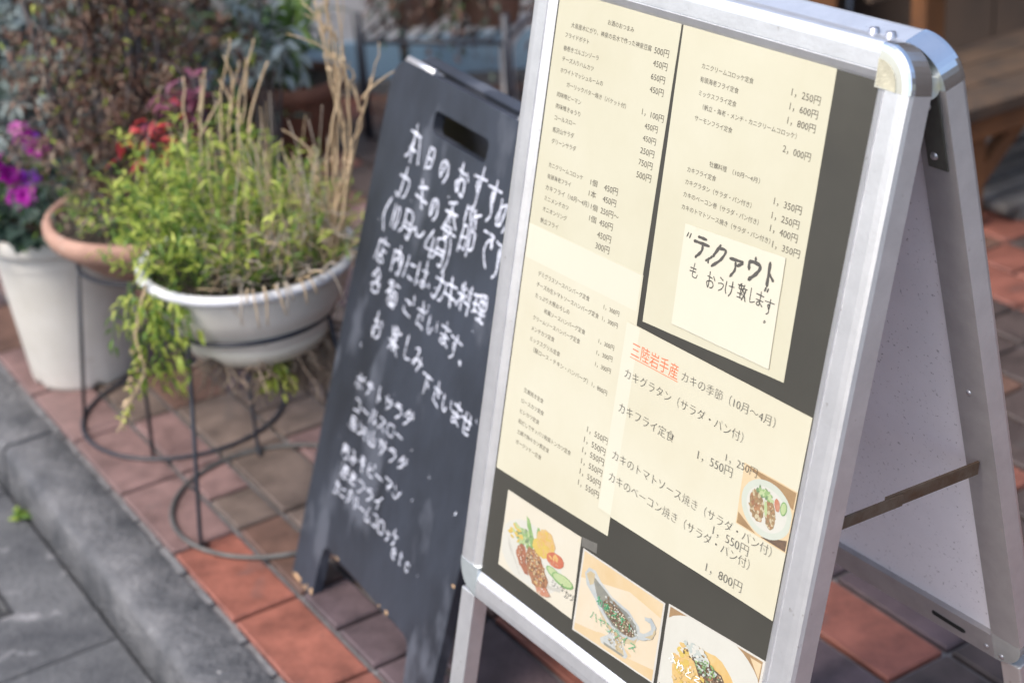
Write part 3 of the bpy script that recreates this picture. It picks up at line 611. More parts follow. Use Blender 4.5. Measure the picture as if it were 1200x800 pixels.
class Pic:
    def __init__(s, c, n): s.c = [V((*q, 0)) for q in c]; s.n = n; s.mb = MB(); s.k = 0
    def P(s, x, y, n):
        TL, TR, BR, BL = s.c; q = TL.lerp(TR, x).lerp(BL.lerp(BR, x), y); return F(q.x, q.y, n)
    def poly(s, pts, m, rag=0.0):
        if rag:
            out = []
            for i in range(len(pts)):
                a, b = pts[i], pts[(i + 1) % len(pts)]
                for k in range(3):
                    t = k / 3; out.append((a[0] + (b[0] - a[0]) * t + random.uniform(-rag, rag), a[1] + (b[1] - a[1]) * t + random.uniform(-rag, rag)))
            pts = out
        pts = [(min(.985, max(.015, x)), min(.985, max(.015, y))) for x, y in pts]
        s.k += 1; s.mb.add([s.P(x, y, s.n + s.k * 2.5e-6) for x, y in pts], [list(range(len(pts)))], PK.index(m))
    def ell(s, x, y, rx, ry, rot, m, rag=0.0, a0=0, a1=360, n=28):
        c, d = math.cos(rad(rot)), math.sin(rad(rot)); pts = []
        for k in range(n):
            a = rad(a0 + (a1 - a0) * k / n); q = 1 + random.uniform(-rag, rag); X, Y = rx * math.cos(a) * q, ry * math.sin(a) * q
            pts.append((x + X * c - Y * d, y + X * d + Y * c))
        s.poly(pts, m)
    def scatter(s, x, y, rx, ry, rot, m, cnt, r, seed=0):
        for _ in range(cnt):
            a, q = random.uniform(0, 6.28), math.sqrt(random.random()); X, Y = rx * q * math.cos(a), ry * q * math.sin(a); c, d = math.cos(rad(rot)), math.sin(rad(rot))
            s.ell(x + X * c - Y * d, y + X * d + Y * c, r * random.uniform(.5, 1.3), r * random.uniform(.4, 1), random.uniform(0, 180), m if isinstance(m, str) else random.choice(m), .25, n=7)
    def done(s, parent): return s.mb.build('picture', [PC[k] for k in PK], parent)
C1 = [(.0703, .6070), (.2104, .6043), (.2149, .7028), (.0708, .7021)]
c1 = sheet('photo_card', C1, -.0047, PC['cream'], 'picture card of brown roast meat with tomato and cucumber slices', 'picture card', 'picture cards along the foot of the stand')
p = Pic(C1, -.0047 + 3e-5)
p.ell(.40, .62, .42, .40, 0, 'plate', .01)
for k in range(7): p.poly([(.08 + .03 * k, .52 + .06 * k), (.10 + .03 * k, .66 + .045 * k), (.17 + .05 * k, .80 + .02 * k), (.12 + .03 * k, .66 + .045 * k)], 'line')
for k in range(5): p.poly([(.50 + .02 * k, .86 - .01 * k), (.68 + .03 * k, .83 - .012 * k), (.84 + .01 * k, .74 - .03 * k), (.70 + .03 * k, .85 - .012 * k)], 'line')
p.poly([(.28, .17), (.33, .18), (.40, .33), (.43, .42), (.37, .42), (.32, .30)], 'green', .006); p.poly([(.44, .22), (.48, .21), (.51, .34), (.50, .42), (.45, .42)], 'green', .006)
p.scatter(.31, .45, .13, .10, 0, ['green', 'green2', 'lime'], 70, .030); p.scatter(.18, .44, .09, .12, 0, ['yellow', 'yellow', 'lime'], 26, .028)
p.ell(.58, .34, .12, .16, -10, 'orange', .08); p.ell(.52, .44, .12, .10, 20, 'yellow', .1); p.scatter(.58, .36, .11, .15, 0, ['orange', 'yellow'], 60, .022)
p.ell(.72, .46, .115, .085, -20, 'tom', .04); p.scatter(.71, .43, .07, .03, -20, 'orange', 12, .02); p.scatter(.72, .50, .07, .02, -20, 'sauce', 10, .015)
p.ell(.72, .62, .10, .055, 10, 'rind', .02); p.ell(.72, .615, .085, .043, 10, 'lime', .02); p.ell(.84, .635, .14, .070, -5, 'rind', .02); p.ell(.84, .628, .12, .054, -5, 'lime', .02)
p.poly([(.22, .60), (.27, .54), (.33, .56), (.36, .72), (.42, .86), (.36, .88), (.27, .80), (.22, .70)], 'chick2', .008)
p.poly([(.36, .52), (.44, .50), (.52, .55), (.60, .66), (.66, .78), (.64, .92), (.56, .96), (.47, .92), (.40, .80), (.35, .66)], 'chick', .008)
p.scatter(.50, .72, .12, .21, -25, ['chick2', 'chick', 'gold', 'stew2', 'orange'], 150, .014); p.scatter(.48, .68, .10, .17, -25, ['cream', 'gold'], 40, .006); p.scatter(.29, .68, .04, .10, -20, ['chick', 'sauce', 'cream'], 30, .010); p.poly([(.52, .93), (.66, .86), (.72, .92), (.64, .98), (.54, .98)], 'sauce', .01)
p.scatter(.62, .93, .08, .04, 0, ['white', 'sauce'], 16, .012)
p.done(c1)
g = MB(); n = -.0047 + 9e-4
for i, ch in enumerate('シ、ケカツ'):
    n = write_hand(g, ch, F, .1765 + .0082 * i, .6765 - .0008 * i + (.004 if i > 2 else 0), .0072, .0085, .0007, n, jit=.5)
g.build('handwriting', M['ink_dark'], c1)
C2 = [(.2168, .6141), (.3570, .6129), (.3595, .7060), (.2189, .7132)]
c2 = sheet('photo_card', C2, -.0045, PC['white'], 'picture card of a silver sauce boat full of stew', 'picture card', 'picture cards along the foot of the stand')
p = Pic(C2, -.0045 + 3e-5)
p.poly([(.02, .02), (.98, .02), (.98, .98), (.02, .98)], 'warm'); p.poly([(.02, .02), (.98, .02), (.98, .20), (.6, .14), (.02, .34)], 'ochre'); p.poly([(.02, .90), (.3, .84), (.7, .90), (.98, .84), (.98, .98), (.02, .98)], 'ochre')
p.ell(.50, .86, .22, .06, 0, 'ochre', .02)
p.poly([(.40, .68), (.62, .68), (.60, .78), (.68, .88), (.66, .93), (.36, .93), (.34, .88), (.43, .78)], 'silver'); p.poly([(.50, .70), (.60, .70), (.59, .78), (.64, .90), (.54, .92)], 'gold'); p.poly([(.38, .90), (.64, .90), (.62, .93), (.40, .93)], 'silver2')
p.poly([(.06, .26), (.10, .17), (.18, .16), (.26, .24), (.42, .33), (.62, .36), (.76, .46), (.79, .58), (.74, .68), (.62, .73), (.48, .72), (.34, .64), (.22, .48), (.10, .38)], 'silver'); p.poly([(.28, .56), (.40, .66), (.55, .71), (.72, .66), (.76, .60), (.74, .70), (.62, .76), (.46, .74), (.34, .66)], 'gold')
p.poly([(.15, .22), (.24, .27), (.42, .36), (.60, .39), (.72, .47), (.75, .57), (.70, .64), (.58, .67), (.46, .65), (.34, .56), (.24, .44)], 'silver2', .004)
p.poly([(.08, .26), (.12, .20), (.18, .20), (.18, .32), (.14, .36)], 'gold')
p.ell(.52, .53, .21, .105, 22, 'stew2', .04); p.scatter(.52, .53, .20, .10, 22, ['stew', 'stew', 'gold', 'green2', 'cream'], 200, .011); p.scatter(.53, .78, .10, .10, 0, ['silver', 'gold', 'silver2', 'white'], 40, .012); p.scatter(.70, .50, .04, .12, -30, ['white', 'silver', 'blue'], 24, .010); p.scatter(.44, .42, .12, .05, 25, ['silver', 'stew'], 30, .014)
p.poly([(.76, .52), (.82, .50), (.90, .40), (.88, .33), (.82, .34), (.80, .30), (.88, .27), (.95, .34), (.93, .48), (.84, .57), (.77, .60)], 'silver', .006); p.poly([(.84, .53), (.92, .44), (.93, .36), (.95, .40), (.92, .50)], 'gold')
p.done(c2)
g = MB(); n = -.0045 + 7e-4
for i, ch in enumerate('和風スすト'): n = write_hand(g, ch, F, .2570 + .0135 * i, .6595 + .0012 * i, .0095, .0095, .0008, n, jit=.4)
for i, ch in enumerate('ハヤシライス'): n = write_hand(g, ch, F, .2520 + .0136 * i, .6800 + .0004 * i, .0105, .0105, .0008, n, jit=.4)
g.build('handwriting', M['ink_green'], c2)
C3 = [(.3619, .6104), (.5052, .6020), (.5052, .7030), (.3650, .7100)]
c3 = sheet('photo_card', C3, -.0047, PC['white'], 'picture card of a yellow omelette under brown sauce', 'picture card', 'picture cards along the foot of the stand')
p = Pic(C3, -.0047 + 3e-5)
p.poly([(.02, .02), (.98, .02), (.98, .98), (.02, .98)], 'wood'); p.ell(.46, .52, .60, .56, 0, 'plate', .004, n=44); p.poly([(.86, .05), (.97, .05), (.97, .22)], 'ochre')
p.ell(.46, .60, .33, .36, 24, 'egg', .05); p.scatter(.26, .48, .13, .18, 10, ['egg', 'yellow', 'orange', 'cream'], 70, .030)
p.poly([(.30, .36), (.45, .33), (.62, .42), (.74, .56), (.78, .80), (.66, .96), (.54, .90), (.50, .70), (.40, .56)], 'stew2', .012); p.scatter(.60, .64, .13, .24, -15, ['stew', 'chick', 'stew2', 'green2', 'gold'], 220, .012); p.scatter(.33, .70, .16, .2, 20, ['egg', 'ochre', 'yellow'], 60, .02)
p.scatter(.36, .34, .14, .07, 15, ['blue', 'blue', 'plate'], 45, .028); p.scatter(.47, .44, .11, .08, 10, ['green2', 'green', 'blue'], 55, .016); p.scatter(.30, .40, .14, .03, 15, 'stew2', 10, .012)
p.done(c3)
g = MB(); n = -.0047 + 1.1e-3
for i, ch in enumerate('ふわとろオム'): n = write_hand(g, ch, F, .3820 + .0132 * i, .6640 + .0016 * i, .0105, .0105, .0010, n, jit=.3)
g.build('handwriting', M['ink_white'], c3)
CP = [(.4315, .4229), (.5052, .4231), (.5052, .4867), (.4345, .4860)]
c4 = sheet('photo_print', CP, -.0035, PC['ochre'], 'small print of fried food on a pale plate, stuck on the oyster season sheet', 'picture print')
p = Pic(CP, -.0035 + 3e-5)
p.poly([(.02, .02), (.98, .02), (.98, .3), (.7, .2)], 'wood'); p.poly([(.02, .8), (.4, .98), (.02, .98)], 'wood'); p.poly([(.5, .98), (.98, .8), (.98, .98)], 'stew2'); p.ell(.52, .52, .48, .44, 0, 'pgreen', .005, n=40); p.ell(.52, .52, .38, .34, 0, 'plate', .005, n=40)
p.ell(.34, .54, .14, .24, -15, 'oys', .05); p.scatter(.34, .54, .13, .23, -15, ['oys', 'chick', 'gold'], 50, .035); p.ell(.60, .56, .10, .24, -12, 'oys', .05); p.scatter(.60, .58, .09, .2, -12, ['oys', 'chick', 'gold'], 40, .03)
p.scatter(.46, .30, .16, .08, 10, ['green', 'lime', 'green2'], 40, .035); p.poly([(.46, .38), (.52, .40), (.55, .62), (.50, .60)], 'lime', .01); p.ell(.70, .36, .05, .10, -15, 'sauce', .05); p.ell(.82, .36, .06, .11, 0, 'rind', .02); p.ell(.82, .36, .046, .09, 0, 'lime', .02)
p.done(c4)
tg = sheet('paper_tag', [(.2116, .6030), (.2380, .5995), (.2392, .6105), (.2130, .6135)], -.0048, mat('grey_tag_card', (.12, .115, .10), .6, coat=.8, coat_rough=.2, var=.2), 'tiny grey tag peeking out above the sauce boat card', 'tag')

# ------------------------------------------------------------------ folding blackboard
KA, KU, KT, KN = V((-.3966, 2.4023, 0)), V((.4457, -.8952, 0)), V((.2854, .1421, .9478)), V((-.8485, -.4224, .3189))
def K(u, t, n=0): return KA + KU * u + KT * t + KN * n
BW, BH, TH = .4998, .8833, .018
bb = thing('blackboard', (-.2, 2.1, 0), 'black wooden A-frame blackboard with white handwriting and a slot handle', 'blackboard')
def board_mesh(fn, hole=True):
    cu = bpy.data.curves.new('b', 'CURVE'); cu.dimensions = '2D'; cu.fill_mode = 'BOTH'; cu.extrude = TH / 2 - .0012; cu.bevel_depth = .0012; cu.bevel_resolution = 1
    R = .040
    out = [(0, 0), (.083, 0), (.087, .075), (.092, .092), (.104, .100), (.392, .106), (.405, .101), (.414, .088), (.428, 0), (BW, 0)]
    out += [(BW - R + R * math.cos(a), BH - R + R * math.sin(a)) for a in [math.pi / 2 * k / 8 for k in range(9)]] + [(R - R * math.sin(a), BH - R + R * math.cos(a)) for a in [math.pi / 2 * k / 8 for k in range(9)]]
    hl = []
    for cx, cy, a0 in ((.318, .830, 0), (.170, .830, 90), (.170, .8155, 180), (.318, .8155, 270)):
        hl += [(cx + .012 * math.cos(rad(a0 + 15 * k)), cy + .0105 * math.sin(rad(a0 + 15 * k))) for k in range(7)]
    for pts in ([out, hl] if hole else [out]):
        sp = cu.splines.new('POLY'); sp.points.add(len(pts) - 1); sp.use_cyclic_u = True
        for q, (x, y) in zip(sp.points, pts): q.co = (x, y, 0, 1)
    ob = bpy.data.objects.new('b', cu); COL.objects.link(ob); dg = bpy.context.evaluated_depsgraph_get(); dg.update()
    me = ob.evaluated_get(dg).to_mesh(); mb = MB()
    mb.add([fn(v.co.x, v.co.y, v.co.z - TH / 2) for v in me.vertices], [list(p.vertices) for p in me.polygons])
    ob.evaluated_get(dg).to_mesh_clear(); bpy.data.objects.remove(ob); bpy.data.curves.remove(cu)
    return mb
fp = board_mesh(K).build('front_panel', M['board'], bb, recalc=True)
RA = K(0, BH, -TH) + V((.8952, .4457, 0)) * .012
def KR(u, t, n=0): return RA + KU * u + V((-.1450, -.0722, .9868)) * (t - BH) * .957 + V((.8833, .4398, .1620)) * (n + TH)
board_mesh(KR, False).build('rear_panel', M['board'], bb, recalc=True)
for u0, u1 in ((.030, .125), (.385, .470)):
    q = MB(); q.tube([K(u0, BH + .0035, -.0075), K(u1, BH + .0035, -.0075)], .0048, 12)
    vs = [K(u, BH + .0008, z) + V((0, 0, dz)) for dz in (0, .0016) for u, z in ((u0, -.002), (u1, -.002), (u1, -TH - .004), (u0, -TH - .004))]
    q.add(vs, [(3, 2, 1, 0), (4, 5, 6, 7), (0, 1, 5, 4), (1, 2, 6, 5), (2, 3, 7, 6), (3, 0, 4, 7)]); q.build('hinge', M['alu'], bb, recalc=True)
q = MB(); rs = random.Random(3)
for u0, u1, t0, t1, cnt in ((0, .083, .0005, .009, 9), (.430, BW, .0005, .009, 6), (.12, .36, .0995, .1035, 3), (BW - .004, BW - .0005, .1, .8, 3)):
    for _ in range(cnt):
        u, t_ = rs.uniform(u0, u1), rs.uniform(t0, t1); a, b = rs.uniform(.002, .009), rs.uniform(.0015, .005)
        if t1 < .05: b *= 1.6
        if t1 > .1 and u0 < .2: t_ = .1005 + (u - .104) / .288 * .006 + b * .3
        pts = [(min(BW - .0004, max(.0004, u + a * math.cos(k) * rs.uniform(.6, 1))), max(.0003, t_ + b * math.sin(k) * rs.uniform(.6, 1))) for k in (0, .9, 1.8, 2.7, 3.6, 4.5, 5.4)]
        q.prism(pts, -.0004, .0004 + rs.uniform(0, .0002), K)
q.build('worn_edge', M['rawwood'], fp)
g = MB(); n = .0002
for i, (ch, u, v) in enumerate(CHALK):
    w, h, p = .036, .040, .0056
    if v > .70: w, h, p = .036, .044, .0060
    if ch == '本': w, h = .046, .058
    if ch in '季節': w, h = .042, .060
    if ch == '節': h = .070
    if ch in 'すで' and v > .69: h = .058
    if ch in '（）': w, h = .036, .058
    if ch in '10': w, h = .020, .036
    if ch in 'の日': w, h = .026, .034
    if ch in '、。': w = h = .022
    if .47 < v < .50: w, h, p = .034, .038, .0052
    if v < .47: w, h, p = .030, .036, .0048
    if .53 < v < .56: w, h, p = .034, .037, .0046
    n = write_hand(g, ch, lambda x, y, z: K(x, -y, z), u, -v, w, h, p * .66, .0002 + (i % 9) * 5e-5, jit=.45, rot=random.uniform(-.05, .05), slant=random.uniform(.0, .12))
g.build('chalk_message', M['chalk'], fp); g = MB()
for s_, u0, v0, u1, v1 in CHALK_LINES:
    m_ = len(s_)
    for i, ch in enumerate(s_):
        f = (i + .5) / m_; h = .0245 if ch != 'ー' else .018
        if s_ == 'etc': h = .024
        n = write_hand(g, ch, lambda x, y, z: K(x, -y, z), u0 + (u1 - u0) * f, -(v0 + (v1 - v0) * f), (u1 - u0) / m_ * .74, h * random.uniform(.9, 1.1), .0027, .0002 + (i % 9) * 5e-5, jit=.55, slant=.06)
g.build('chalk_dish_list', M['chalk'], fp); g = MB()
for _ in range(26):   # specks and smears of chalk
    u, v = random.uniform(.05, .46), random.uniform(.16, .78); a = random.uniform(0, 3.1); l = random.uniform(.001, .005)
    q_ = [(u + l * math.cos(a + k) * (.4 if i % 2 else 1), -(v + l * math.sin(a + k) * (.4 if i % 2 else 1))) for i, k in enumerate((0, 1.5, 3.1, 4.6))]
    g.add([K(x, -y, .0001) for x, y in q_], [(0, 1, 2, 3)])
g.build('chalk_specks', M['chalk'], fp)

# ------------------------------------------------------------------ plant stands of bent wire
def wire_stand(loc, label, z, r0, r1, worn):
    t = thing('plant_stand', (0, 0, 0), label, 'plant stand', 'wire plant stands')
    g = MB(); g.tube([(r1 * math.cos(a), r1 * math.sin(a), z) for a in [2 * math.pi * k / 48 for k in range(48)]], .0042, 8, closed=True); g.build('upper_ring', M['wire'], t)
    g = MB(); g.tube([(r0 * math.cos(a), r0 * math.sin(a), .0055) for a in [2 * math.pi * k / 60 for k in range(60)]], .0045, 8, closed=True); g.build('base_ring', M['wire_worn' if worn else 'wire'], t)
    return t
def legs(t, angs, z, r0, r1, bend):
    for a in angs:
        c, s_ = math.cos(a), math.sin(a)
        if bend: pts = [(r1 * c, r1 * s_, z), (r0 * .985 * c, r0 * .985 * s_, .030), (r0 * .99 * c, r0 * .99 * s_, .012), (r0 * .90 * c, r0 * .90 * s_ - .004, .006)]
        else: pts = [(r1 * c, r1 * s_, z), (r0 * .98 * c, r0 * .98 * s_, .008)]
        g = MB(); g.tube(pts, .0038, 8); g.build('leg', M['wire'], t)
st1 = wire_stand(None, 'black wire plant stand in front, under the white oval planter', .385, .192, .145, True)
legs(st1, [rad(q) for q in (-129, -20, 60, 107)], .385, .192, .145, True)
st1.location = (-.440, 2.640, 0)
st2 = wire_stand(None, 'black wire plant stand behind, under the terracotta bowl', .345, .200, .150, False)
legs(st2, [rad(q) for q in (197, 261, 20, 110)], .345, .200, .150, False)
st2.location = (-.664, 3.015, 0)

# ------------------------------------------------------------------ pots
def wob(mb, amp, sc):
    for i, v in enumerate(mb.v):
        mb.v[i] = v + V((noise.noise(v * sc), noise.noise(v * sc + V((9, 0, 0))), 0)) * amp
pl = thing('oval_planter', (-.432, 2.640, .330), 'white round bowl planter with a rolled rim on the front wire stand', 'planter')
g = MB(); g.lathe([(.112, .348), (.124, .352), (.131, .362), (.139, .384), (.141, .392), (.152, .402), (.162, .425), (.170, .452), (.173, .468)], (-.432, 2.640), 64); wob(g, .0015, 14); g.build('bowl', M['plastic'], pl)
g = MB(); g.lathe([(.172, .466), (.183, .470), (.188, .476), (.187, .483), (.180, .487), (.172, .485), (.167, .478), (.165, .46), (.155, .43)], (-.432, 2.640), 64); wob(g, .0022, 11); g.build('rim', mat('bluish_white_rim', (.70, .71, .74), .4, col2=(.60, .61, .64), vscale=9), pl)
g = MB(); pr = []
for k in range(64):   # foot ring with two drainage notches
    pr.append(k)
ring = lambda r, z: [(-.432 + r * math.cos(2 * math.pi * k / 64), 2.640 + r * math.sin(2 * math.pi * k / 64), z + (.014 * max(0, 1 - abs(((k - 40) % 64) - 2.0) / 2.2) if z < .34 else 0)) for k in range(64)]
g.loft([ring(.108, .362), ring(.124, .372), ring(.1325, .372), ring(.128, .350), ring(.118, .330), ring(.110, .330), ring(.108, .345)], 0, cap=False); g.build('foot', M['plastic_low'], pl)
g = MB(); g.lathe([(.0005, .470), (.06, .474), (.12, .466), (.166, .458)], (-.432, 2.640), 40); g.lathe([(.109, .352), (.0005, .352)], (-.432, 2.640), 40); wob(g, .004, 40); g.build('soil', M['soil'], pl)

tb = thing('terracotta_bowl', (-.664, 3.020, .33), 'wide dusty terracotta bowl on the rear wire stand', 'plant pot')
g = MB(); g.lathe([(.0005, .335), (.120, .335), (.135, .345), (.165, .372), (.188, .392), (.193, .396), (.2, .404), (.205, .416), (.205, .428), (.200, .436), (.190, .438), (.183, .432), (.180, .40)], (-.664, 3.025), 64); wob(g, .0015, 12); g.build('bowl', M['terra'], tb)
g = MB(); g.lathe([(.0005, .425), (.08, .430), (.182, .420)], (-.664, 3.025), 40); wob(g, .005, 40); g.build('soil', M['soil'], tb)

wp = thing('white_pot', (-.905, 3.245, 0), 'tall white plant pot at the kerb side with purple flowers in it', 'plant pot')
g = MB(); W0 = (-.905, 3.245)
def wring(r, z): return [(W0[0] + r * math.cos(2 * math.pi * k / 64), W0[1] + r * math.sin(2 * math.pi * k / 64), z if z > .03 else z + (.010 if k % 13 in (0, 1) else 0)) for k in range(64)]
g.loft([wring(.100, 0), wring(.108, .0), wring(.112, .012), wring(.126, .17), wring(.138, .305), wring(.1395, .311)], 0, cap=False); wob(g, .0015, 10); g.build('body', M['potwhite'], wp)
g = MB(); g.lathe([(.1390, .309), (.152, .313), (.156, .321), (.156, .343), (.152, .349), (.144, .347), (.140, .333), (.138, .28)], W0, 64); g.build('rim', M['potwhite'], wp)
g = MB(); g.lathe([(.0005, .325), (.139, .319)], W0, 32); g.build('soil', M['soil'], wp)

# ------------------------------------------------------------------ plants
def bezier(a, b, c, n):
    return [a * (1 - t) ** 2 + b * 2 * t * (1 - t) + c * t * t for t in [k / n for k in range(n + 1)]]
def leafy(mb, base, tip, bow, nl, ll, lw, mats, start=.35, stem=None, stem_mi=0, sr=.0013, spread=.9, droop=.25):
    mid = base.lerp(tip, .5) + bow; P = bezier(base, mid, tip, 8)
    if stem is not None: stem.tube(P, [sr * (1 - .6 * k / 8) for k in range(9)], 5, stem_mi)
    for k in range(nl):
        f = start + (1 - start) * (k + random.random()) / nl; i = min(7, int(f * 8)); p = P[i].lerp(P[i + 1], f * 8 - i); d = (P[i + 1] - P[i]).normalized()
        sd = V((random.gauss(0, 1), random.gauss(0, 1), random.gauss(0, .7))); sd = (sd - d * sd.dot(d)).normalized()
        mb.leaf(p, d * (1 - spread * .5) + sd * spread, ll * random.uniform(.6, 1.25), lw * random.uniform(.7, 1.2), droop=droop * random.uniform(.2, 1.6), mi=random.choices(range(len(mats)), mats)[0])
# green herb in the oval planter: mound of narrow leaves, bleached fibres, dry stalks, trailing shoot and roots
hb = thing('herb_plant', (-.432, 2.640, .465), 'bushy yellow-green herb with dry stalks growing in the white round planter', 'plant')
lf, stm, fib = MB(), MB(), MB(); C0 = V((-.432, 2.640, .468))
random.seed(11)
for k in range(240):
    a = random.uniform(0, 6.28); r = .155 * math.sqrt(random.random()); b = C0 + V((r * math.cos(a), r * math.sin(a), 0))
    hh = random.uniform(.08, .245) * (1 - .35 * (b.x - C0.x) / .15 if b.x > C0.x else 1) * (.82 if r > .12 else 1)
    out = V((math.cos(a), math.sin(a), 0)) * random.uniform(.01, .085)
    tip = b + V((random.gauss(0, .02) - .02, random.gauss(0, .02), hh)) + out
    fr = (b.x - C0.x) * .8 - (b.y - C0.y) * .9      # front right quarter is mostly dry
    if fr > .045 and random.random() < .48: continue
    dens = 13 if b.x < C0.x + .05 else 8
    leafy(lf, b, tip, V((random.gauss(0, .015), random.gauss(0, .015), hh * .25)), dens, .027, .0058, (5, 4, 3), .25, stm, 0, .0012, .8)
for k in range(60):   # low fill
    a = random.uniform(0, 6.28); r = .155 * math.sqrt(random.random()); b = C0 + V((r * math.cos(a), r * math.sin(a), .0))
    leafy(lf, b, b + V((random.gauss(0, .03), random.gauss(0, .03), random.uniform(.03, .08))), V((0, 0, .02)), 8, .020, .0065, (2, 5, 1), .1, None)
for k in range(90):   # thin feathery straws standing in the mound
    a = random.uniform(0, 6.28); r = .15 * math.sqrt(random.random()); b = C0 + V((r * math.cos(a), r * math.sin(a), .02)); h_ = random.uniform(.08, .24)
    e = b + V((random.gauss(.01, .03), random.gauss(0, .02), h_)); fib.tube(bezier(b, b.lerp(e, .5) + V((random.gauss(0, .015), random.gauss(0, .01), 0)), e, 6), [.0013, .0013, .0012, .0011, .0010, .0008, .0005], 4, k % 2)
lf.build('foliage', [M['leaf'], M['leaf2'], M['leaf3']], hb); 
stm.build('stems', M['leaf2'], hb)
random.seed(12)
for k in range(230):   # bleached curled fibres, thickest at front right
    a = random.uniform(-2.0, .3) if k % 4 else random.uniform(0, 6.28); r = random.uniform(.05, .165); b = C0 + V((r * math.cos(a), r * math.sin(a), random.uniform(.0, .10)))
    P = [b]; d = V((random.gauss(0, 1), random.gauss(0, 1), random.uniform(-.2, 1))).normalized()
    for j in range(7):
        d = (d + V((random.gauss(0, .5), random.gauss(0, .5), random.gauss(-.12, .4)))).normalized(); P.append(P[-1] + d * random.uniform(.008, .017))
    fr_ = random.choice((.0009, .0012, .0018)); fib.tube(P, [fr_ * (1 - .08 * j) for j in range(len(P))], 5, 0 if random.random() < .6 else 1)
for k in range(34):   # over the rim at the right
    a = random.uniform(-1.5, .2); b = C0 + V((.17 * math.cos(a), .17 * math.sin(a), .02)); P = bezier(b, b + V((.03 * math.cos(a), .03 * math.sin(a), .03)), b + V((.035 * math.cos(a) + random.gauss(0, .01), .035 * math.sin(a), random.uniform(-.05, .05))), 6)
    fib.tube(P, .0013, 5, k % 2)
fib.build('dry_fibres', [M['fibre'], M['straw']], hb)
dry = MB()
def stalk(pts, r, mi=0):
    for _ in range(2 if r > .004 else 1):
        o_ = V((random.gauss(0, .005), random.gauss(0, .004), 0)); stalk1([V(q) + o_ * (1 + .8 * i) for i, q in enumerate(pts)], r * random.uniform(.38, .66), mi)
def stalk1(pts, r, mi=0):
    P = catmull(pts, 6); P = [q + V((random.gauss(0, .0012), random.gauss(0, .0012), 0)) for q in P]
    dry.tube(P, [r * (1 - .55 * i / (len(P) - 1)) for i in range(len(P))], 6, mi)
    for i in range(4, len(P) - 3, 7): dry.tube([P[i] - (P[i + 1] - P[i]) * .25, P[i], P[i] + (P[i + 1] - P[i]) * .25], [r * .8, r * 1.2, r * .8], 6, mi)
random.seed(4)
TOPS = [(-.262, 2.62, .935), (-.258, 2.60, .91), (-.236, 2.63, .86), (-.205, 2.62, .835), (-.200, 2.61, .78), (-.247, 2.64, .96), (-.30, 2.61, .66)]
for i, tp in enumerate(TOPS):
    b = V((-.285 + random.uniform(-.012, .012), 2.612 + random.uniform(-.012, .012), .470)); tp = V(tp); j = V((-.252 + random.gauss(0, .006), 2.615, .66))
    if i == 6: j = V((-.290, 2.61, .56))
    stalk([b, b.lerp(j, .5) + V((random.gauss(0, .004), 0, 0)), j, j.lerp(tp, .55) + V((random.gauss(0, .004), 0, 0)), tp], .0044 if i < 5 else .003)
    for _ in range(3):
        f = random.uniform(.45, .95); s_ = j.lerp(tp, f); dry.tube(bezier(s_, s_ + V((random.gauss(0, .012), 0, .022)), s_ + V((random.gauss(0, .03), random.gauss(0, .01), .05)), 5), [.002, .0018, .0015, .0012, .001, .0006], 5)
for x0, x1, z1 in ((-.50, -.488, .775), (-.48, -.415, .83), (-.47, -.400, .79)):
    b = V((x0, 2.70, .47)); tp = V((x1, 2.72, z1)); stalk([b, b.lerp(tp, .35) + V((random.gauss(0, .006), 0, 0)), b.lerp(tp, .7) + V((-.012, 0, 0)), tp], .0055)
    for _ in range(2):
        s_ = b.lerp(tp, random.uniform(.6, .9)); dry.tube(bezier(s_, s_ + V((.01, 0, .02)), s_ + V((random.gauss(.01, .02), 0, .06)), 5), [.0028, .0025, .002, .0016, .0012, .0008], 5)
for a_, b_ in (((-.41, 2.62, .48), (-.385, 2.6, .69)), ((-.37, 2.60, .48), (-.345, 2.6, .66)), ((-.40, 2.6, .60), (-.425, 2.6, .665)), ((-.30, 2.58, .48), (-.318, 2.59, .70))):
    stalk([V(a_), V(a_).lerp(V(b_), .5) + V((.006, 0, 0)), V(b_)], .003)
dry.build('dry_stalks', M['straw'], hb)
random.seed(21); tr_l, tr_s, rt_ = MB(), MB(), MB()
for k in range(16):   # shoots hanging over the rim at left
    b = V((-.575 + random.gauss(0, .022), 2.545 + random.gauss(0, .012), .480)); e = b + V((random.gauss(-.005, .028), -.045 + random.gauss(0, .012), -random.uniform(.06, .21)))
    leafy(tr_l, b, e, V((-.01, -.035, .045)), 15, .023, .0085, (4, 3, 3), .12, tr_s, 0, .0014, .9, .5)
for k in range(3):
    P = catmull([(-.585, 2.53, .49), (-.605, 2.49, .42), (-.600, 2.475, .36), (-.632, 2.475, .305), (-.652 - .004 * k, 2.475, .262 - .006 * k)], 8)
    tr_s.tube([q + V((random.gauss(0, .0015), 0, random.gauss(0, .0015))) for q in P], .0012, 5, 1)
for k in range(60):
    q = V((-.6, 2.475, .40)).lerp(V((-.655, 2.475, .258)), random.random()) + V((random.gauss(0, .004), 0, random.gauss(0, .004))); tr_l.leaf(q, V((random.gauss(0, 1), random.gauss(0, 1), random.gauss(-.3, .7))), .013, .006, mi=random.choice((3, 3, 0, 2)))
tr_l.build('hanging_shoots', [M['leaf'], M['leaf2'], M['leaf3'], M['straw']], hb); tr_s.build('shoot_stems', [M['leaf2'], M['straw']], hb)
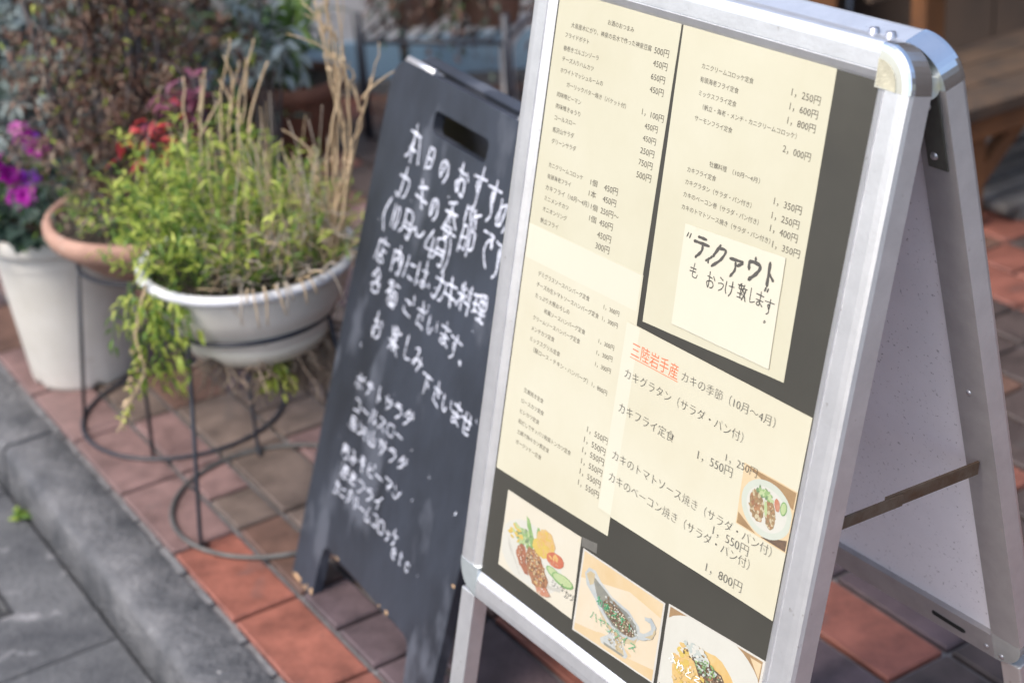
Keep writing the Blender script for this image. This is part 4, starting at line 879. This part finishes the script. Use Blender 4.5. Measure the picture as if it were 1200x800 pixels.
for k in range(330):
    a = random.uniform(0, 6.28); r = .118 * math.sqrt(random.random()); P = [V((-.420 + r * math.cos(a), 2.640 + r * math.sin(a), .336))]; d = V((random.gauss(0, .6), random.gauss(0, .6), -.9))
    for j in range(random.choice((4, 5, 6))):
        d = (d + V((random.gauss(0, .7), random.gauss(0, .7), random.gauss(-.30, .5)))).normalized(); P.append(P[-1] + d * random.uniform(.010, .022))
    rt_.tube(P, [.0026 * (1 - .12 * j) for j in range(len(P))], 4)
for k in range(130):
    P = [V((-.385 + random.gauss(0, .030), 2.60 + random.gauss(0, .012), .345))]
    for j in range(6): P.append(P[-1] + V((random.gauss(.003, .008), random.gauss(0, .006), -random.uniform(.008, .024))))
    rt_.tube(P, [random.choice((.0018, .0026)) * (1 - .1 * j) for j in range(len(P))], 4)
rt_.tube(catmull([(-.40, 2.58, .345), (-.402, 2.575, .30), (-.425, 2.57, .265), (-.452, 2.565, .240)], 6), .0022, 5)
rt_.build('hanging_roots', M['root'], hb)
g = MB()
for k in range(18): leafy(g, V((-.402 + random.gauss(0, .008), 2.55, .335)), V((-.402 + random.gauss(0, .022), 2.54, .285 + random.gauss(0, .014))), V((0, 0, .006)), 4, .022, .009, (3, 1, 3), .2, None)
g.build('root_sprig', [M['leaf'], M['leaf2'], M['leaf3']], hb)

# purple flowers over dark leaves in the tall white pot
random.seed(31); fl = thing('purple_flower_plant', (-.905, 3.245, .28), 'dark leaved plant with magenta and violet flowers in the tall white pot', 'plant')
g = MB()
for k in range(300):
    a = random.uniform(0, 6.28); r = .165 * math.sqrt(random.random()); z = .345 + .10 * math.sqrt(max(0, 1 - (r / .17) ** 2)) * random.uniform(.2, 1)
    p_ = V((-.905 + r * math.cos(a), 3.245 + r * math.sin(a), z)); g.leaf(p_, V((math.cos(a), math.sin(a), random.uniform(-.5, .5))), random.uniform(.030, .050), random.uniform(.026, .040), droop=.15, mi=0 if random.random() < .9 else 1)
g.build('foliage', [M['leafdark'], M['leaf2']], fl)
g = MB(); sg = MB()
SP = [(x, 3.165 + .02 * (k % 3), z) for k, (x, z) in enumerate([(x_ - .022, z_ - .018) for x_, z_ in ((-.975, .535), (-.960, .505), (-.930, .455), (-.915, .440), (-.900, .565), (-.895, .535), (-.905, .580), (-.945, .480), (-.985, .560), (-.870, .540), (-.935, .430), (-.91, .462))])]
for i, c in enumerate(SP):
    c = V(c); up = V((random.gauss(0, .4), -.8, random.uniform(.1, .8))).normalized(); sd = up.orthogonal().normalized(); fw = up.cross(sd)
    sg.tube(bezier(V((-.905, 3.245, .30)), V((c.x, c.y + .03, .37)), c, 6), .0018, 5)
    for q in range(11):
        a = 6.283 * q / 5.5 + random.uniform(-.2, .2); d = sd * math.cos(a) + fw * math.sin(a) + up * (.35 if q < 6 else .8)
        g.leaf(c, d, random.uniform(.020, .028) * (.6 if i == 6 else 1), .023, up=up, droop=.3, mi=(2 if i == 6 else (1 if i % 6 == 5 else 0)))
g.build('blossoms', [M['petal'], M['petal2'], M['petalpink']], fl); sg.build('flower_stems', M['leaf2'], fl)

# withered shrub, red-leafed twig and low green in the terracotta bowl
random.seed(41); sh = thing('withered_shrub', (-.68, 3.06, .42), 'tall withered brown conifer shrub with grey stems in the terracotta bowl', 'plant')
g, tk = MB(), MB(); BC = V((-.70, 3.06, .43))
TR = [((-.80, 3.10, 1.12), .011), ((-.74, 3.16, 1.15), .009), ((-.66, 3.10, 1.15), .011), ((-.60, 3.16, 1.15), .010), ((-.54, 3.14, 1.12), .008), ((-.90, 3.14, 1.10), .009)]
for tp, r in TR:
    tp = V(tp); b = BC + V(((tp.x - BC.x) * .28 + random.gauss(0, .01), random.gauss(0, .02), 0)); P = catmull([b, b.lerp(tp, .3) + V((random.gauss(0, .012), 0, 0)), b.lerp(tp, .65) + V((random.gauss(0, .015), 0, 0)), tp], 7)
    tk.tube(P, [r * (1 - .55 * i / (len(P) - 1)) for i in range(len(P))], 7)
    for i in range(135):
        f = random.uniform(.10, 1); q = P[min(len(P) - 1, int(f * (len(P) - 1)))]; a = random.uniform(0, 6.28); L = random.uniform(.05, .15) * (1.2 - .4 * f)
        e = q + V((math.cos(a) * L, math.sin(a) * L, random.uniform(-.05, .06)))
        if i % 3 == 0: tk.tube([q, q.lerp(e, .6) + V((0, 0, .01)), e], [.0024, .0016, .0008], 4)
        leafy(g, q, e, V((0, 0, .012)), 9, .021, .0062, (8, 2, .35, .25 if f < .8 else .05), .15, None, droop=.6)
g.build('foliage', [M['leafbrown'], M['root'], M['leaf'], M['leaf3']], sh); tk.build('stems', M['bark'], sh)
for k in range(1): pass
random.seed(43); rd = thing('red_leaf_shrub', (-.57, 3.0, .42), 'young shrub with scarlet and purple-red leaves beside the green herb', 'plant')
g, tk = MB(), MB(); b0 = V((-.575, 2.985, .425))
for tp, nl, mw, L in (((-.585, 2.93, .68), 18, (1, 5), .040), ((-.53, 2.93, .71), 16, (0, 5), .038), ((-.62, 2.92, .64), 12, (2, 4), .042), ((-.545, 2.91, .66), 14, (2, 3), .040), ((-.60, 2.86, .635), 6, (5, 0), .034), ((-.655, 2.86, .615), 6, (5, 0), .036), ((-.52, 2.92, .68), 12, (0, 5), .040), ((-.625, 2.85, .650), 6, (5, 0), .034), ((-.68, 2.87, .59), 4, (5, 0), .036)):
    leafy(g, b0 + V((random.gauss(0, .015), random.gauss(0, .01), 0)), V(tp), V((random.gauss(0, .02), 0, .04)), nl, L, .015, mw, .55, tk, 0, .0024, .9, .4)
g.build('foliage', [M['leafred'], M['leafpurple']], rd); tk.build('stems', M['bark'], rd)
random.seed(44); g = MB(); tk = MB()
for k in range(150):
    a = random.uniform(0, 6.28); r = .165 * math.sqrt(random.random()); b = V((-.664 + r * math.cos(a), 3.02 + r * math.sin(a), .425)); h_ = random.uniform(.02, .085)
    leafy(g, b, b + V((random.gauss(0, .02), random.gauss(0, .02), h_)), V((0, 0, .01)), 9, .015, .007, (4, 3, 1, 2.5), .1, tk, 0, .001)
tag(g.build('creeping_plant', [M['leaf2'], M['leafdark'], M['leaf3'], M['root']]), 'low small-leaved green plant covering the soil of the terracotta bowl', 'plant'); tk.build('stems', M['root'], bpy.data.objects['creeping_plant'])
# grey-green shrub standing behind at the left edge
def grey_branches(name, pos, h, tips, seed, label, cnt=18, f0=.45):
    random.seed(seed); t = thing(name, pos, label, 'plant'); g, tk = MB(), MB(); b = V(pos)
    for tp in tips:
        tp = V(tp); P = catmull([b, b.lerp(tp, .5) + V((0, 0, .12)), tp], 8); tk.tube(P, [.007 * (1 - .7 * i / (len(P) - 1)) for i in range(len(P))], 6)
        for i in range(cnt):
            q = P[int(len(P) * random.uniform(f0, .98))]; e = q + V((random.gauss(0, .06), random.gauss(0, .05), random.gauss(0, .04)))
            leafy(g, q, e, V((0, 0, .01)), 11, .038, .016, (6, 1), .1, tk, 0, .0015, .8)
    g.build('foliage', [M['leafgrey'], M['leafdark']], t); tk.build('stems', M['bark'], t); return t
grey_branches('grey_leaf_shrub', (-1.02, 3.75, -.01), 1, [(-.96, 3.48, .60), (-1.03, 3.50, .66), (-.90, 3.50, .64), (-1.01, 3.48, .50), (-1.08, 3.5, .58), (-.92, 3.55, .72), (-1.0, 3.55, .76), (-.97, 3.46, .54)], 51, 'silvery grey-green shrub behind the magenta flowers at the left edge')
grey_branches('grey_leaf_sprig', (-.50, 3.55, -.01), 1, [(-.466, 3.3, .70), (-.428, 3.3, .675), (-.50, 3.35, .74), (-.41, 3.32, .64), (-.45, 3.35, .78)], 52, 'silvery leaf sprigs rising between the withered shrub and the dry stalks', 4, .85)
# strap-leaved plant in a dark terracotta pot
t = thing('terracotta_pot', (-.55, 4.55, 0), 'dark terracotta pot far behind the white planter', 'plant pot')
g = MB(); g.lathe([(.0005, -.008), (.095, -.008), (.125, .175), (.127, .178), (.138, .180), (.141, .186), (.141, .218), (.136, .222), (.126, .218), (.122, .19)], (-.545, 4.52), 40); g.build('bowl', M['terra_dark'], t)
g = MB(); g.lathe([(.0005, .205), (.124, .200)], (-.545, 4.52), 30); g.build('soil', M['soil'], t)
random.seed(61); t = thing('strap_leaf_plant', (-.57, 4.5, .2), 'broad strap-leaved green plant in the dark terracotta pot', 'plant'); g = MB()
for k in range(46):
    b = V((-.55 + random.gauss(0, .03), 4.52 + random.gauss(0, .03), .20)); a = random.uniform(0, 6.28); L = random.uniform(.14, .34); z = random.uniform(.03, .30)
    P = bezier(b, b + V((math.cos(a) * L * .35 - .03, math.sin(a) * L * .35, z + .10)), b + V((math.cos(a) * L - .05, math.sin(a) * L, z)), 7); w = random.uniform(.011, .019); vs = []
    for i, q in enumerate(P):
        d = (P[min(7, i + 1)] - P[max(0, i - 1)]).normalized(); sd = d.cross(V((0, 0, 1))); sd = sd.normalized() if sd.length > .01 else V((1, 0, 0)); ww = w * math.sin(math.pi * (i + .9) / 8.6); n_ = sd.cross(d)
        vs += [q + sd * ww + n_ * ww * .25, q, q - sd * ww + n_ * ww * .25]
    g.add(vs, [(3 * i + j, 3 * i + j + 1, 3 * i + j + 4, 3 * i + j + 3) for i in range(7) for j in (0, 1)], k % 3 == 0, True)
g.build('foliage', [M['leafstrap'], M['leaf2']], t)
# dense dark hedge-like shrub behind everything at upper left
random.seed(62); t = thing('dark_shrub', (-1.0, 4.3, 0), 'dark brownish-green shrub standing behind the plant pots', 'plant'); g, tk = MB(), MB()
for k in range(430):
    x, y = random.uniform(-1.75, -.66), random.uniform(4.0, 4.8); z = random.uniform(-.0, .62); b = V((x, y, z)); e = b + V((random.gauss(0, .1), random.gauss(0, .08), random.gauss(.08, .06)))
    leafy(g, b, e, V((0, 0, .03)), 14, .055, .022, (3, 4, 1.2, .3), .0, tk, 0, .003, .9)
for k in range(9):
    x = -1.7 + .12 * k; tk.tube([(x, 4.4, -.012), (x + .02, 4.38, .35), (x - .01, 4.4, .75)], [.012, .009, .004], 6)
g.build('foliage', [M['leafdark'], M['leafbrown'], M['leafstrap'], M['leaf']], t); tk.build('stems', M['bark'], t)

# ------------------------------------------------------------------ shop front behind
def GB(mb, x0, x1, l0, l1, z0, z1, mi=0): mb.box((x0, l0, z0), (x1, l1, z1), mi, lambda x, y, z: G(x, y, z))
t = thing('shop_wall', V((-.8, 5.1, 0)), 'grey rendered shop wall with a faded blue base panel behind the plant rack', 'wall')
g = MB(); g.box((-2.6, 5.02, -.02), (.95, 5.2, 2.6)); g.build('wall', M['wall'], t, recalc=True)
g = MB(); g.box((-2.58, 5.003, .045), (.93, 5.0185, .165)); g.build('base_panel', M['bluepanel'], t, recalc=True, bevel=.003)
g = MB(); g.box((-2.6, 4.992, -.004), (.94, 5.0185, .040)); g.build('skirting', M['concrete'], t, recalc=True, bevel=.004)
t = thing('timber_wall', G(3.0, 2.5, 0), 'dark stained timber shop front behind the wooden bench', 'wall'); g = MB()
for k in range(34): GB(g, 3.02, 3.05, -2.6 + k * .182, -2.6 + k * .182 + .176, -.01, 2.6)
g.build('boards', M['wood_dark'], t, recalc=True, bevel=.003)
g = MB(); GB(g, 3.055, 3.2, -2.6, 4.04, -.02, 2.6); GB(g, 2.005, 3.05, 4.05, 4.2, -.02, 2.6); g.build('wall', M['wood_dark'], t, recalc=True)
# bench with back posts
t = thing('wooden_bench', V((1.3, 3.8, 0)), 'weathered brown wooden bench with orange-brown posts at far right', 'bench')
O = V((1.047, 3.54, 0))
def W(x, y, z): return O + XH * x + KH * y + V((0, 0, z))
def WB(mb, a, b): mb.box(a, b, 0, W)
for k in range(3):
    g = MB(); WB(g, (-.03, .0 + k * .118, .292), (1.25, .112 + k * .118, .325)); g.build('seat_board', M['wood'], t, recalc=True, bevel=.006)
g = MB(); WB(g, (.0, .02, .235), (1.2, .045, .290)); WB(g, (.0, .305, .235), (1.2, .33, .290)); g.build('apron', M['wood_post'], t, recalc=True, bevel=.004)
for x in (.05, 1.1):
    for y in (.05, .265):
        g = MB(); WB(g, (x, y, .0), (x + .055, y + .038, .2915)); g.build('leg', M['wood_post'], t, recalc=True, bevel=.004)
g = MB(); vs = [W(.105 + a, .055 + b, c + d) for a, c in ((0, .10), (.15, .232)) for b, d in ((0, 0), (.03, 0), (.03, .05), (0, .05))]
g.add(vs, [(0, 1, 2, 3), (7, 6, 5, 4), (0, 4, 5, 1), (1, 5, 6, 2), (2, 6, 7, 3), (3, 7, 4, 0)]); g.build('brace', M['wood_post'], t, recalc=True)
for x in (.20, .62, 1.10):
    g = MB(); WB(g, (x, .345, .0), (x + .065, .395, .80)); g.build('back_post', M['wood_post'], t, recalc=True, bevel=.004)
for z in (.50, .66):
    g = MB(); WB(g, (.0, .3205, z), (1.25, .3435, z + .09)); g.build('back_board', M['wood'], t, recalc=True, bevel=.004)
t = thing('slatted_pallet', W(.6, .8, 0), 'grey slatted duckboard lying on the tiles behind the bench', 'pallet'); g = MB()
for k in range(8): WB(g, (.15, .02 + k * .075, .030), (1.6, .075 + k * .075, .048))
g.build('slats', M['wood_grey'], t, recalc=True, bevel=.003)
for x in (.2, .8, 1.5):
    g = MB(); WB(g, (x, .02, .001), (x + .05, .60, .0295)); g.build('bearer', M['wood_grey'], t, recalc=True)
t = thing('timber_post', V((.86, 4.2, 0)), 'brown timber post between the stand and the dark shop front', 'post')
g = MB(); g.box((.80, 4.17, -.008), (.875, 4.245, 1.6)); g.build('shaft', M['wood_post'], t, recalc=True, bevel=.004); g = MB(); g.box((.785, 4.155, -.008), (.89, 4.26, .05)); g.build('base', M['iron'], t, recalc=True, bevel=.003)
# plant rack with two planters of dark plants, white bent pipe
t = thing('plant_rack', (-.14, 4.95, 0), 'dark iron plant rack standing behind the blackboard', 'plant rack')
a_, b_ = V((.30, -.09, 0)), V((.13, .40, 0)); p0 = V((-.36, 4.60, 0))
for u, v in ((0, 0), (1, 0), (0, 1), (1, 1)):
    c = p0 + a_ * 1.35 * u + b_ * .8 * v; g = MB(); g.tube([c + V((0, 0, -.009)), c + V((0, 0, .36))], .0125, 8); g.build('leg', M['wire'], t)
g = MB()
for k in range(9): c = p0 + a_ * 1.35 * k / 8; g.tube([c + V((0, 0, .285)), c + b_ * .8 + V((0, 0, .285))], .006, 6)
for v in (0, 1): g.tube([p0 + b_ * .8 * v + V((0, 0, .28)), p0 + a_ * 1.35 + b_ * .8 * v + V((0, 0, .28))], .008, 6)
g.build('shelf', M['wire'], t)
random.seed(71)
for i, (u, lab) in enumerate(((.27, 'brown clay planter at left on the iron rack'), (.80, 'brown clay planter at right on the iron rack'))):
    c = p0 + a_ * 1.35 * u + b_ * .4
    t = thing('clay_planter', c + V((0, 0, .293)), lab, 'planter', 'planters on the iron rack'); g = MB()
    g.lathe([(.0005, .2935), (.070, .2935), (.088, .385), (.098, .388), (.098, .410), (.088, .412), (.084, .39)], (c.x, c.y), 32); g.build('bowl', mat('pinkish_clay', (.34, .22, .17), .8, var=.15), t); g = MB(); g.lathe([(.0005, .395), (.085, .393)], (c.x, c.y), 24); g.build('soil', M['soil'], t)
    pt = thing('trailing_plant', c + V((0, 0, .39)), 'dark withered plant trailing from the ' + ('left' if i == 0 else 'right') + ' clay planter on the rack', 'plant', 'plants on the iron rack'); g, tk = MB(), MB()
    for k in range(46):
        a = random.uniform(0, 6.28); b = c + V((.06 * math.cos(a), .06 * math.sin(a), .395)); e = c + V((random.uniform(.10, .17) * math.cos(a), random.uniform(.10, .17) * math.sin(a), random.uniform(.16, .52)))
        leafy(g, b, e, V((math.cos(a) * .05, math.sin(a) * .05, .08)), 12, .030, .013, (4, 2, 1), .1, tk, 0, .002)
    g.build('foliage', [M['leafbrown'], M['leafdark'], M['leafstrap']], pt); tk.build('stems', M['bark'], pt)
t = thing('white_pipe', (.05, 4.75, 0), 'white bent pipe rail standing beside the iron rack', 'pipe')
g = MB(); g.tube(catmull([(.045, 4.75, -.009), (.045, 4.75, .12), (.048, 4.75, .19), (.075, 4.76, .235), (.115, 4.77, .26), (.20, 4.80, .285), (.34, 4.84, .29)], 8), .0195, 14); g.build('rail', M['pipe'], t)
g = MB(); g.tube([(.045, 4.75, -.009), (.045, 4.75, .004)], .038, 18); g.build('floor_flange', M['pipe'], t)
